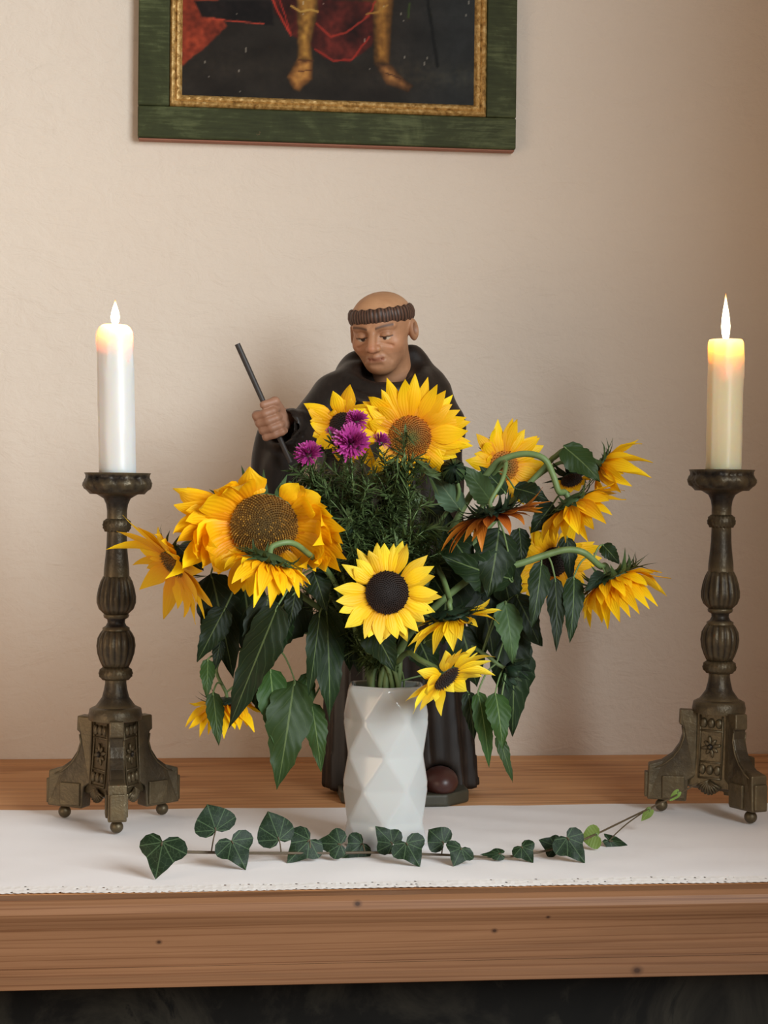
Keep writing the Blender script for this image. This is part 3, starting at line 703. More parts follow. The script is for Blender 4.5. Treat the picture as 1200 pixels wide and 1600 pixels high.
# ------------------------------------------------------------------ statue
SB = T(627, 1247); SS = (SB-CAM).dot(FW)/F*1000*1.015    # millimetres per pixel at the statue
SY = SB.y + .06
def sx(px): return (px-627)*SS
def sz(py): return (1247-py)*SS
ORI = Vector((P(627, 1247, SB.y).x, SY, TZ+.001))
monk = thing('monk_statue', 'carved statue of a tonsured monk in dark robe behind the sunflower bouquet', 'statue', ORI)
def from_mm(vv): return [(ORI.x+p[0]/1000, ORI.y+p[1]/1000, ORI.z+p[2]/1000) for p in vv]
def sdf_part(fn, lo, hi, h, name, mat, parent, colfn=None):
    v, fa = surface_nets(fn, lo, hi, h)
    mb = MB(); mb.add(from_mm(v), fa.tolist(), None, [tuple(q) for q in colfn(v)] if colfn else None)
    return mb.build(name, mat, parent)
HX, HZ = sx(594), sz(532)                     # eye level of the head
def robe(X, Y, Z):
    z = np.clip(Z, 0, 800)
    cx = np.interp(z, [0, 300, 520, 640, 740], [4, -4, -16, -20, -20]); a = np.interp(z, [0, 60, 300, 500, 620, 690, 740, 775], [138, 136, 122, 128, 132, 122, 92, 50]); b = np.interp(z, [0, 300, 600, 720, 775], [88, 80, 88, 76, 40])
    th = np.arctan2(Y/b, (X-cx)/a)
    f1 = 8*th+.5*np.sin(z*.005)+.6*np.sin(3*th); fold = 1 + np.interp(z, [0, 250, 560, 680], [.07, .06, .03, 0])*(1-1.6*np.abs(np.sin(f1))**.7) + np.interp(z, [0, 250, 600, 700], [.02, .015, .005, 0])*np.sin(19*th+1+z*.002)
    d = (np.sqrt(((X-cx)/(a*fold))**2+(Y/(b*fold))**2)-1)*np.minimum(a, b)*.9
    d = smax(d, Z-sz(592), 18); d = np.maximum(d, 8-Z)
    # front hem lifted over the shoe
    d = smax(d, -cap(X, Y, Z, (sx(683), -150, 22), (sx(683), -40, 28), 34, 30), 14)
    # mantle over the shoulders and cowl round the neck
    d = smin(d, cap(X, Y, Z, (sx(528), 8, sz(640)), (sx(560), 14, sz(606)), 48, 40), 26)
    d = smin(d, cap(X, Y, Z, (sx(694), 10, sz(675)), (sx(668), 16, sz(606)), 36, 34), 26)
    hood = ell(X, Y, Z, (sx(606), 48, sz(598)), (92, 46, 62))
    hood = smin(hood, cap(X, Y, Z, (sx(645), 30, sz(562)), (sx(684), 22, sz(618)), 22, 26), 18)
    hood = smin(hood, cap(X, Y, Z, (sx(560), 40, sz(580)), (sx(528), 14, sz(620)), 24, 24), 18)
    d = smin(d, hood, 10)
    q = np.arctan2(Y+2, X-sx(600)); rr = np.sqrt((X-sx(602))**2+((Y+6)*1.15)**2)     # rolled collar
    for R0, z0, t in ((66, sz(600), 17), (84, sz(618), 15)):
        zz = z0 + 26*np.sin(q)*.9 + 6*np.cos(q*2)
        d = smin(d, np.sqrt((rr-R0)**2+(Z-zz)**2)-t, 5)
    d = smax(d, -ell(X, Y, Z, (sx(600), -22, sz(588)), (44, 44, 50)), 8)
    # viewer-left arm and its wide sleeve
    arm = cap(X, Y, Z, (sx(520), -5, sz(628)), (sx(474), -55, sz(690)), 40, 40)
    arm = smin(arm, cap(X, Y, Z, (sx(474), -55, sz(692)), (sx(446), -88, sz(690)), 38, 36), 14)
    sl = ell(X, Y, Z, (sx(425), -62, sz(735)), (38, 30, 92)); sl = smin(sl, ell(X, Y, Z, (sx(448), -55, sz(712)), (40, 40, 62)), 22)
    arm = smin(arm, sl, 14)
    arm = smin(arm, cap(X, Y, Z, (sx(474), -66, sz(692)), (sx(447), -104, sz(681)), 36, 33), 10)
    arm = smax(arm, -cap(X, Y, Z, (sx(446), -108, sz(681)), (sx(400), -150, sz(681)), 25, 34), 5)
    d = smin(d, arm, 16)
    d += 1.6*np.sin(X*.09+Y*.03-Z*.055)*np.interp(Z, [480, 620, 760], [0, 1, .6])
    return d
sdf_part(robe, (-275, -135, -2), (165, 125, 835), 5.0, 'robe', MAT['robe'], monk)
# head in its own frame, then turned and bowed
def head(X, Y, Z):
    s = 1.0
    d = ell(X, Y, Z, (0, 8, 22), (55, 67, 47))
    d = smin(d, ell(X, Y, Z, (0, -12, -18), (46, 50, 56)), 16)
    d = smin(d, ell(X, Y, Z, (0, -38, -54), (23, 20, 18)), 18)
    for g in (-1, 1):
        d = smin(d, ell(X, Y, Z, (g*31, -36, -16), (15, 15, 14)), 14)
        d = smin(d, cap(X, Y, Z, (g*8, -57, 13), (g*36, -44, 15), 6.5, 5), 8)
    d = smax(d, -ell(X, Y, Z, (-21, -65, 0), (15, 13, 10)), 7); d = smax(d, -ell(X, Y, Z, (21, -65, 0), (15, 13, 10)), 7)
    for g in (-1, 1):
        eye = np.sqrt((X-g*21)**2+(Y+45)**2+(Z+1)**2)
        d = smin(d, eye-11.5, 1.5)
        d = np.minimum(d, smax(eye-13.2, -(Z+2.5+.0*X) - (Y+45)*.0, 1.2))         # upper lid
        d = np.minimum(d, smax(eye-12.6, (Z+8), 1.2))                                # lower lid
        d = smax(d, -cap(X, Y, Z, (g*12, -64, -26), (g*27, -50, -47), 1.8, 2.2), 5)    # fold beside the mouth
        d = smax(d, -cap(X, Y, Z, (g*12, -60, -12), (g*32, -52, -20), 1.2, 1.5), 5)
        ear = ell(X, Y, Z, (g*56, 8, -4), (9, 14, 20)); ear = smax(ear, -ell(X, Y, Z, (g*66, 4, -2), (10.5, 8.5, 13)), 3); d = smin(d, ear, 4)
    d = smin(d, cap(X, Y, Z, (0, -59, 8), (0, -75, -20), 5.5, 8), 6)
    d = smin(d, cap(X, Y, Z, (-8, -66, -22), (8, -66, -22), 6.2), 4)
    d = smin(d, cap(X, Y, Z, (-13, -53, -38.5), (0, -60, -37), 4, 5), 4); d = smin(d, cap(X, Y, Z, (13, -53, -38.5), (0, -60, -37), 4, 5), 4)
    d = smin(d, cap(X, Y, Z, (-9, -55, -46), (9, -55, -46), 5.5), 5)
    d = smax(d, -cap(X, Y, Z, (-16, -58, -41.5), (16, -58, -41.5), 1.2), 3)
    d = smax(d, -cap(X, Y, Z, (-9, -62, -53), (9, -62, -53), 2.5), 6)
    for k in (28, 35): d += .5*np.exp(-((Z-k)/1.6)**2)*(Y < -30)
    d = smin(d, cap(X, Y, Z, (0, 14, -40), (4, 26, -115), 37, 42), 14)
    return d
YH, PHH, RH = math.radians(-24), math.radians(15), math.radians(-4)
Rm = Matrix.Rotation(YH, 3, 'Z') @ Matrix.Rotation(RH, 3, 'Y') @ Matrix.Rotation(PHH, 3, 'X')
KH = 1.0
def place_head(v): 
    A = np.array(v) @ np.array(Rm).T*KH; return A + np.array((HX+1, -6, HZ+7))
def head_col(v):
    X, Y, Z = v[:, 0], v[:, 1], v[:, 2]
    c = np.tile(np.array(srgb(182, 134, 100)), (len(v), 1))
    def blend(m, col): 
        nonlocal c
        m = np.clip(m, 0, 1)[:, None]; c = c*(1-m) + np.array(srgb(*col))*m
    blend(np.exp(-((np.abs(X)-32)**2/260+(Z+22)**2/240))*(Y < -20)*.3, (188, 118, 90))
    blend(np.exp(-(X**2/90+(Z+20)**2/110))*(Y < -60)*.5, (196, 124, 96))
    blend(((Z < -34) & (Z > -60) & (Y < -20))*.18, (120, 92, 76))
    blend(np.exp(-((Z+41.5)/5.2)**2)*(np.abs(X) < 15)*(Y < -50)*.6, (140, 76, 62))
    for g in (-1, 1):
        e = np.sqrt((X-g*21)**2+(Y+45)**2+(Z+1)**2)
        blend((e < 12.4)*(Z < -2)*(Z > -8.5)*1., (196, 180, 160))
        blend((e < 12.4)*(np.hypot(X-g*20, Z+4.5) < 4.2)*1., (52, 36, 28))
        blend((np.abs(Z+3.0) < 1.3)*(e < 14.2)*.85, (70, 46, 36))
        blend(np.exp(-((Z-16-.12*(g*X-20)+.006*(g*X-22)**2)/2.6)**2)*(g*X > 7)*(g*X < 38)*(Y < -35)*.9, (66, 44, 32))
        blend(np.exp(-(((X-g*21)/14)**2+((Z-5)/6)**2))*(Y < -35)*.35, (128, 88, 68))  # shade of the eye sockets put into the skin colour
    blend(np.exp(-((np.abs(X)-58)**2/16+((Y-4)/8)**2+((Z+2)/12)**2))*(np.abs(X) < 63)*.9, (92, 58, 44))  # shade of the ear hollow painted into the skin colour
    blend((Z > 44)*.5, (206, 160, 118))
    blend((Z < -78)*.3, (168, 124, 96))
    return c
v, fa = surface_nets(head, (-66, -92, -118), (66, 84, 84), 1.5)
hc = head_col(v); mb = MB(); mb.add(from_mm(place_head(v)), fa.tolist(), None, [tuple(q) for q in hc]); headO = mb.build('head', MAT['skin'], monk)
# tonsure: ring of carved locks
mb = MB(); nt, ns = 420, 12; vs = []; fs = []; cs = []
for i in range(nt):
    q = 2*math.pi*i/nt; lock = .5+.5*math.sin(q*58+1.4*math.sin(q*7)); out = 1+.035*lock
    for k in range(ns):
        a = 2*math.pi*k/ns; w = 7.5+1.1*lock; hgt = 14.5
        rr = math.cos(a)*w; zz = 28 + math.sin(a)*hgt - 5*math.sin(q) + 1.2*math.sin(q*19)
        bx, by = 51.5+rr, 63+rr; vs.append((bx*math.cos(q), 8+by*math.sin(q), zz))
        cs.append(srgb(*(np.array((82, 58, 46))*(.6+.7*lock))))  # groove shade and ridge highlights of the locks put into the colour
for i in range(nt):
    for k in range(ns): i2 = (i+1) % nt; k2 = (k+1) % ns; fs.append((i*ns+k, i2*ns+k, i2*ns+k2, i*ns+k2))
mb.add(from_mm(place_head(vs)), fs, None, cs); mb.build('tonsured_hair', MAT['hair'], headO)
# hand closed round the staff
yh = -112.0
def spt(px, py, y=yh): return np.array((sx(px), y, sz(py)))
ra, rb_ = spt(368, 560, yh-20), spt(449, 734, yh-8); dr = (rb_-ra)/np.linalg.norm(rb_-ra)
hc0 = ra + dr*(np.linalg.norm(rb_-ra)*.66)
e1 = np.cross(dr, (0, 1, 0)); e1 /= np.linalg.norm(e1)   # roughly viewer left/right
if e1[0] < 0: e1 = -e1
e2 = np.cross(dr, e1); 
if e2[1] > 0: e2 = -e2                                     # towards the viewer
def at(t, ang, r): a = math.radians(ang); return hc0 + dr*t + e1*(r*math.cos(a)) + e2*(r*math.sin(a))
def hand(X, Y, Z):
    d = None
    for i, (t, ln) in enumerate(((-20, 1), (-6.5, 1.06), (7, 1), (19.5, .86))):
        r = (8.2, 8.4, 8, 7)[i]; tt = t*1.0
        pts = [at(tt-2, 215, 24), at(tt-1, 160, 22), at(tt+1, 112, 17*ln+1), at(tt+2, 62, 16), at(tt+2, 20, 14)]
        for j, (p, q) in enumerate(zip(pts[:-1], pts[1:])):
            k = cap(X, Y, Z, p, q, r-(.35*j), r-.35*(j+1)); d = k if d is None else (smin(d, k, 2.2) if j else smin(d, k, 1.2))
    palm = cap(X, Y, Z, at(-14, 230, 22), at(14, 235, 21), 13, 11); palm = smin(palm, cap(X, Y, Z, at(-8, 300, 22), at(12, 310, 22), 15, 14), 8)
    d = smin(d, palm, 5)
    th = smin(cap(X, Y, Z, at(-14, 330, 24), at(-31, 20, 19), 9.5, 8.5), cap(X, Y, Z, at(-31, 20, 19), at(-34, 100, 15), 8.2, 6.8), 3)
    d = smin(d, th, 3)
    w = cap(X, Y, Z, at(0, 300, 24), at(3, 312, 42), 16, 16); d = smin(d, w, 10)
    return d
b0 = hc0-75; b1 = hc0+85
sdf_part(hand, tuple(b0), tuple(b1), 1.6, 'hand', MAT['skin'], monk, lambda v: np.tile(np.array(srgb(158, 116, 92)), (len(v), 1)))
# shoes and plinth
mb = MB()
for (px, py, y) in ((681, 1214, -112), (572, 1214, -108)):
    p = from_mm([(sx(px), y, sz(py))])[0]; blob(mb, p, (.031, .045, .026), None, 20, 12)
    o = mb.build('shoe', MAT['shoe'], monk); mb = MB()
v, fa = surface_nets(lambda X, Y, Z: smax(smax(np.maximum(np.abs(X-sx(628))-sx(726)+sx(628), np.abs(Y+30)-122)+0*Z, (np.abs(X-sx(628))+np.abs(Y+30)-190), 4), np.abs(Z-11)-11, 2), (-170, -165, -5), (170, 105, 30), 2.5)
mb = MB(); mb.add(from_mm(v), fa.tolist()); mb.build('plinth', MAT['plinth'], monk, auto=50)
# the staff in the hand is a rod of its own
sp = from_mm([tuple(ra), tuple(rb_)]); mb = MB()
tube(mb, [Vector(sp[0]).lerp(Vector(sp[1]), i/10) for i in range(11)], .0049, .0045, 12)
o = mb.build('staff', MAT['rod'], None, loc=sp[1], auto=40); tag(o, 'thin dark staff slanting up from the fist of the statue', 'staff')

# ------------------------------------------------------------------ sunflowers
VY = VC.y
def Q(px, py, dy=0.0): return P(px, py, VY+dy)          # a point dy behind (+) or before (-) the vase axis
PXM = (VC-CAM).dot(FW)/F                                 # metres per pixel at the vase
def strip(mb, p0, p1, p2, side0, W, prof, ns, nu, cup=0.0, twist=0.0, wave=0.0, rng=None, fold=0.0, tipcurl=0.0):
    v = []; uv = []; f = []; ph = rng.random()*6.28 if rng else 0
    for i in range(ns+1):
        s = i/ns; a = p0.lerp(p1, s); b = p1.lerp(p2, s); c = a.lerp(b, s); t = (b-a)
        if t.length < 1e-6: t = p2-p0
        t.normalize()
        sd = (side0 - t*side0.dot(t))
        if sd.length < 1e-5: sd = t.orthogonal()
        sd.normalize(); nr = sd.cross(t)
        if twist: ang = twist*s; sd, nr = sd*math.cos(ang)+nr*math.sin(ang), nr*math.cos(ang)-sd*math.sin(ang)
        w = W*prof(s)
        for j in range(nu+1):
            u = 2*j/nu-1
            h = cup*w*(u*u) - fold*w*abs(u) + wave*W*u*abs(u)*math.sin(s*11+ph+(1.3 if u > 0 else 0)) 
            v.append(c + sd*(u*w) + nr*(h + tipcurl*s**4*W)); uv.append((j/nu, s))
    for i in range(ns):
        for j in range(nu): a = i*(nu+1)+j; f.append((a, a+1, a+nu+2, a+nu+1))
    mb.add(v, f, uv)
def prof_petal(s): return (.42+.58*math.sin(min(s/.42, 1)*math.pi/2))*(1 if s < .42 else max(.02, 1-((s-.42)/.58)**1.45))
def prof_sepal(s): return (.8+.2*s/.2 if s < .2 else max(.02, (1-((s-.2)/.8))**.85))
def prof_leaf(s): 
    b = math.sin(math.pi*min(1, s**.62*1.0))**.8 if 0 < s < 1 else 0
    return max(.012, b*(1-.3*s)*1.08*(1+.065*math.sin(s*44)+.05*math.sin(s*17+1)))
def leaf(parent, base, tip, W, mat='leaf', nh=(0, -1, .25), sag=0.0, fold=.18, wave=.16, seed=0, roll=0.0, from_pt=None, name='leaf'):
    rng = random.Random(seed); base = Vector(base); tip = Vector(tip); L = (tip-base).length
    t = (tip-base).normalized(); nh = Vector(nh).normalized()
    side = t.cross(nh)
    if side.length < .1: side = t.orthogonal()
    side.normalize(); nr = side.cross(t)
    if roll: side = side*math.cos(roll)+nr*math.sin(roll)
    mid = base.lerp(tip, .5) + nh*(.16*L+sag)
    mb = MB(); strip(mb, base, mid, tip, side, W, prof_leaf, 20, 6, cup=.12, twist=rng.uniform(-.35, .35), wave=wave, rng=rng, fold=fold, tipcurl=rng.uniform(-.3, .2))
    o = mb.build(name, MAT[mat], parent)
    if from_pt is not None:
        a = Vector(from_pt); m = a.lerp(base, .55) + Vector((0, 0, .35*(a-base).length*.5))
        mb = MB(); tube(mb, spline([a, m, base, base.lerp(mid, .12)], 5), .0016, .0012, 6); mb.build('petiole', MAT['stem'], o)
    return o
def basis(n):
    n = n.normalized(); a = n.cross(Vector((0, 0, 1)))
    if a.length < .05: a = n.cross(Vector((0, 1, 0)))
    a.normalize(); return a, n.cross(a), n
RIM = TZ + VH
def vase_stem(px, k):
    """where a stem enters the mouth of the vase"""
    a = k*2.399; r = .034*math.sqrt(((k*7) % 11)/11)
    return [Vector((VC.x+r*.4*math.cos(a+2), VC.y+r*.4*math.sin(a+2), TZ+.05)), Vector((VC.x+r*math.cos(a), VC.y+r*math.sin(a), RIM+.005))]
def sunflower(label, c, dy, n, dr, L, tips=(), fill=0, W=12.5, elev=12, arch=.55, disc='dark', petal='petal', stem=(), seed=1, sep=20, sepL=30, sep_mat='sepal', stem_r=4.2, fill_back=False, leaves=(), grav=.0, dome=.28, cone=None):
    """c: pixel of the disc centre; dy: its depth; n: where it faces; dr, L, W in pixels at the vase; tips: pixels of petal tips"""
    rng = random.Random(seed); C = Q(c[0], c[1], dy); S = PXM
    root = thing('sunflower', label, 'sunflower', C, 'sunflowers in the bouquet')
    a, b, n = basis(Vector(n)); R = dr*S; view = (CAM-C).normalized()
    # disc: a low dome with rings of florets
    mb = MB(); v = []; f = []; cs = []; nr_, nt = 6, 24
    col = {'dark': ((58, 34, 16), (34, 20, 14), (30, 18, 14)), 'gold': ((142, 98, 26), (106, 76, 22), (84, 64, 22)), 'green': ((196, 120, 30), (138, 88, 24), (84, 92, 32)), 'rust': ((90, 50, 20), (60, 32, 16), (44, 26, 14))}[disc]
    def dcol(q): return srgb(*[np.interp(q, [0, .5, 1], [col[2][k], col[1][k], col[0][k]]) for k in range(3)])
    for i in range(nr_+1):
        q = i/nr_
        for k in range(nt):
            t = 2*math.pi*k/nt; v.append(C + (a*math.cos(t)+b*math.sin(t))*(R*q) + n*(R*dome*(1-q*q)-.0)); cs.append(dcol(q))
    for i in range(nr_):
        for k in range(nt): k2 = (k+1) % nt; f.append((i*nt+k, (i+1)*nt+k, (i+1)*nt+k2, i*nt+k2))
    mb.add(v, f, None, cs); dO = mb.build('disc', MAT['florets'], root)
    mb = MB(); nf = int(700 if dr > 40 else 380 if dr > 25 else 120); kf = math.sqrt(260/nf) if dr > 25 else 1
    for k in range(nf):
        q = math.sqrt((k+.5)/nf); t = k*2.39996; o = (a*math.cos(t)+b*math.sin(t)); ctr = C + o*(R*q) + n*(R*dome*(1-q*q))
        h = R*kf*(.07+.10*q+.05*rng.random()); w = R*kf*(.040+.02*q); ax = (n + o*.5*q).normalized(); s1 = ax.orthogonal().normalized(); s2 = ax.cross(s1)
        cc = np.array(dcol(q))*rng.uniform(.6, 1.7 if disc != 'dark' else 1.25)
        if disc in ('gold', 'green') and rng.random() < .10: cc = np.array(srgb(190, 140, 50))
        vv = [ctr+s1*w, ctr+s2*w, ctr-s1*w, ctr-s2*w, ctr+ax*h]; mb.add(vv, [(0,1,4),(1,2,4),(2,3,4),(3,0,4)], None, [tuple(cc)]*5)
    mb.build('floret_field', MAT['florets'], dO, smooth=False)['kind'] = 'stuff'
    # petals
    def petal_to(tip, el, w, bx=None):
        d = tip-C; h = d.dot(n); rad = d-n*h
        if rad.length < 1e-4: rad = a.copy()
        rh = rad.normalized(); base = C + rh*(R*.93) - n*(R*.05); LL = (tip-base).length
        p1 = base + (rh*math.cos(el)+n*math.sin(el))*(LL*arch)
        side = n.cross(rh); mb = MB()
        strip(mb, base, p1, tip, side, w, prof_petal, 7, 4, cup=rng.uniform(.1, .45), twist=rng.uniform(-.5, .5), wave=rng.uniform(.02, .12), rng=rng, fold=rng.uniform(-.1, .2), tipcurl=rng.uniform(-.8, .8))
        mb.build('petal', MAT[petal], root)
    E = math.radians(elev)
    for tp in tips:
        px, py = tp[0], tp[1]; w = (tp[2] if len(tp) > 2 and tp[2] else W)*S*rng.uniform(.92, 1.08)
        if len(tp) > 3: tip = Q(px, py, dy+tp[3])
        elif cone is None and n.dot(view) > .62:
            dd = ray(px, py); den = dd.dot(n); t = (C-CAM).dot(n)/den; tip = CAM+dd*t
            rl = min((tip-C).length, L*S*1.5); tip = CAM + dd*(t - rl*math.tan(E)*(1 if den < 0 else -1)*.6)
        else:
            best = None
            for k in range(-40, 41):
                q = Q(px, py, dy+k/40*L*S*1.1); d = q-C; h = d.dot(n); rho = (d-n*h).length
                cost = abs(h-rho*math.tan(E)) + .5*abs((d.length)-L*S)+ (.15*L*S if k > 8 else 0)
                if best is None or cost < best[0]: best = (cost, q)
            tip = best[1]
        petal_to(tip, E*(.5 if cone is None else 1)+rng.uniform(-.15, .15), w)
    for k in range(fill):
        t = 2*math.pi*(k+rng.uniform(-.3, .3))/fill; rh = a*math.cos(t)+b*math.sin(t)
        if fill_back and rh.dot(view) > .15: continue
        LL = L*S*rng.uniform(.78, 1.0); el = E + rng.uniform(-.2, .15)
        tip = C + rh*(R+ (LL-R)*math.cos(el)) + n*((LL-R)*math.sin(el)) + Vector((0, 0, -grav*LL)); petal_to(tip, el*.5+.1, W*S*rng.uniform(.85, 1.05))
    # green back and sepals
    mb = MB(); v = []; f = []; 
    pr = [(.55, -.42), (.85, -.32), (1.0, -.16), (1.02, -.05), (.9, .0)]
    v = [C - n*(R*.5)]
    for q, h in pr:
        for k in range(16): t = 2*math.pi*k/16; v.append(C + (a*math.cos(t)+b*math.sin(t))*(R*q) + n*(R*h))
    for k in range(16): f.append((0, 1+(k+1) % 16, 1+k))
    for i in range(len(pr)-1):
        for k in range(16): k2 = (k+1) % 16; f.append((1+i*16+k, 1+i*16+k2, 17+i*16+k2, 17+i*16+k))
    mb.add(v, f); mb.build('receptacle', MAT[sep_mat], root)
    for k in range(sep):
        row = k % 2; t = 2*math.pi*(k+rng.uniform(-.3, .3))/sep; rh = a*math.cos(t)+b*math.sin(t)
        base = C + rh*(R*(.98-.2*row)) - n*(R*(.1+.18*row)); ln = sepL*S*rng.uniform(.7, 1.15); el = rng.uniform(-.8, 0 if cone is None else .25)
        p1 = base + (rh*.9+n*.1).normalized()*ln*.5; tip = base + (rh*math.cos(el)+n*math.sin(el))*ln
        mb = MB(); strip(mb, base, p1, tip, n.cross(rh), sepL*S*.16, prof_sepal, 4, 2, cup=.3, rng=rng, tipcurl=rng.uniform(-1, .4)); mb.build('sepal', MAT[sep_mat], root)
    # stem from the vase
    back = C - n*(R*.45); pts = vase_stem(0, seed) + [Q(*p) for p in stem] + [back - n*(R*.9) if len(stem) == 0 else back - n*(R*.35), back + n*(R*.1)]
    sp = spline(pts, 8); mb = MB(); tube(mb, sp, stem_r*1.15*S, stem_r*S, 10); mb.build('stem', MAT['stem'], root)
    for i, lf in enumerate(leaves):
        (bx, by, bdy), (tx, ty, tdy), w = lf[0], lf[1], lf[2]; kw = lf[3] if len(lf) > 3 else {}
        B = Q(bx, by, bdy); Tp = Q(tx, ty, tdy)
        near = min(sp[6:], key=lambda p: (p-B).length); near = near if (near-B).length < .16 else None
        leaf(root, B, Tp, w*S, seed=seed*31+i, from_pt=near, **kw)
    return root

# each flower: centre, depth, facing, disc radius, petal length, petal tips
sunflower('largest upright sunflower below the face of the statue, tan disc with green middle', (641, 683), -.02, (.03, -1, -.10), 33, 98,
    [(604,590),(631,590,14),(670,592),(697,610),(705,630),(735,660,15),(729,652),(731,676,15),(739,697,14),(714,715,15),(690,719,15),(575,614),(597,610),(572,627,15),(553,640,16),(576,658,16),(585,679,16),(592,710,14),(613,722,14),(648,728,13),(668,722),(720,706,14),(617,612,11),(650,600,11),(684,600,11),(718,640,12),(590,632,12),(735,690,12)],
    fill=8, W=12, elev=8, disc='green', stem=[(612,960,0),(632,820,.01),(640,720,.02)], seed=1)
sunflower('sunflower behind the purple asters, half hidden, petals reaching left', (536, 666), .03, (-.25, -1, .05), 22, 68,
    [(476,629),(481,641),(484,665),(487,681),(507,699),(544,619),(549,622,10),(572,632),(565,722),(577,700),(590,735),(517,640),(548,712)],
    fill=10, W=13, elev=10, disc='dark', stem=[(570,980,.02),(545,800,.04)], seed=2)
sunflower('largest drooping sunflower on the left with wide gold disc', (413, 822), -.10, (-.05, -1, -.32), 50, 135,
    [(275,762,18,.02),(273,775,18,.0),(272,792,18,-.02),(262,828,18,-.02),(274,847,18,-.04),(298,863,20,-.05),(296,883,20,-.05),(322,887,20,-.06),(338,760,19,-.05),(388,748,24,-.03),(372,764,22,-.06),(465,755,17,-.02),(498,778,22,-.03),(515,815,22,-.04),(526,845,22,-.03),(534,862,20,-.03),(512,894,20,-.05),(520,880,20,-.02),(478,888,18,-.05),(352,775,17,-.05),(300,800,17,-.03),(290,815,16,-.04),(330,870,18,-.06),(345,855,17,-.07),(478,760,15,-.02),(488,800,19,-.05),(528,832,17,-.05),(505,850,20,-.06),(492,880,18,-.06),(400,760,15,-.01),(450,770,14,-.0),(430,930,14,.03),(380,925,14,.03),(470,905,14,.02),(285,760,14,.02),(345,892,16,-.03),(362,932,14,-.02),(390,935,14,0),(310,790,20,-.05),(500,870,18,-.04),(440,935,13,0),(536,850,15,-.05),(529,876,15,-.05),(521,890,14,-.055),(498,896,14,-.05),(518,808,15,-.05),(504,792,15,-.03),(305,875,14,-.06),(312,850,16,-.06),(335,895,14,-.06)],
    fill=0, W=16, elev=5, disc='gold', stem=[(560,1000,.0),(500,900,.0),(452,850,-.03)], seed=3, sepL=44, dome=.22, arch=.72,
    leaves=[((510,950,-.02),(516,1128,-.03),30,dict(roll=.2)),((500,957,-.04),(482,1090,-.05),16,{}),((490,893,-.05),(510,955,-.06),20,{}),((462,922,-.04),(451,984,-.05),14,{})])
sunflower('sunflower at the far left edge of the bouquet turned to lower left', (268, 882), -.04, (-.72, -.36, -.6), 23, 95,
    [(188,810,11),(181,836,12),(167,863,12),(208,878,11),(222,917,14),(253,972,13),(303,976,14),(317,967,12),(330,949,14),(276,952,13),(245,850,12),(237,838,11),(290,965,13),(262,905,12)],
    fill=10, W=13, elev=12, disc='gold', stem=[(570,1010,.02),(470,930,.0),(340,850,-.01),(290,850,-.02)], seed=4, sepL=40,
    leaves=[((276,852,-.04),(318,892,-.09),19,dict(mat='leaf')),((352,950,-.02),(308,1036,-.03),22,{}),((330,895,.01),(365,1060,.0),34,{})])
sunflower('sunflower below the large gold disc seen from behind, petals hanging down', (418, 878), -.16, (-.30, .10, -.95), 30, 72,
    [(337,875,11),(347,884,12),(362,910,12),(393,950,11),(422,952,11),(440,934,12),(467,934,12),(488,908,12),(478,920,12),(405,930,13),(378,905,13),(452,925,12),(432,912,12)],
    fill=16, W=12, elev=20, disc='gold', stem=[(570,1010,-.02),(520,905,-.05),(480,864,-.12),(454,848,-.155)], seed=5, sepL=30, cone=1, sep=30,
    leaves=[((435,945,-.07),(356,1140,-.09),31,dict(roll=-.3)),((420,930,-.05),(388,1085,-.04),30,dict(roll=.3)),((440,950,-.04),(425,1040,-.05),24,dict(roll=-.2)),((345,1000,-.02),(335,1048,-.03),10,{})])
sunflower('small sunflower with nearly black disc facing forward above the vase', (605, 926), -.12, (-.02, -1, .06), 32, 82,
    [(522,920),(524,941),(527,958),(540,982,14),(593,1007,15),(620,1000),(636,992),(653,988),(675,958,14),(684,926),(680,899),(678,884),(669,869),(629,845,11),(599,847,13),(587,847,11),(576,860),(558,874),(549,890),(575,998,12),(664,972,13),(676,941),(604,1000,14)],
    fill=12, W=11, elev=6, disc='dark', petal='petal_lemon', stem=[(598,1010,-.03),(600,960,-.07)], seed=6,
    leaves=[((575,970,-.05),(618,1050,-.07),28,{})])
sunflower('small sunflower to the right below the black disc one, seen from behind', (706, 966), -.09, (.20, .08, -.95), 28, 70,
    [(767,938,9),(785,952,9),(782,967,9),(775,960,8),(746,983,10),(710,1019,12),(720,1000,12),(680,1024,11),(638,1012,9),(645,1018,9),(662,997,9),(740,975,10)],
    fill=12, fill_back=True, W=10.5, elev=10, disc='dark', petal='petal_lemon', stem=[(630,1010,0),(672,890,.01),(688,895,-.02),(702,935,-.07)], seed=7, sepL=36, sep_mat='sepal_dark', cone=1, sep=32,
    leaves=[((663,1003,-.10),(699,991,-.13),13,dict(mat='leaf_mid'))])
sunflower('lowest front sunflower beside the vase rim, dark disc turned right', (698, 1060), -.13, (.52, -.50, -.58), 22, 76,
    [(695,1015,11),(732,1020,10),(773,1020,10),(768,1036,10),(774,1055,9),(755,1061,10),(735,1081,12),(707,1080,10),(683,1096,12),(647,1117,11),(632,1095,11),(659,1051,10),(645,1108,11),(672,1100,11),(712,1022,10),(748,1026,10),(665,1085,11)],
    fill=6, W=11, elev=10, disc='dark', petal='petal_lemon', stem=[(625,1030,-.03),(640,1020,-.06),(655,1030,-.10)], seed=8, sepL=28)
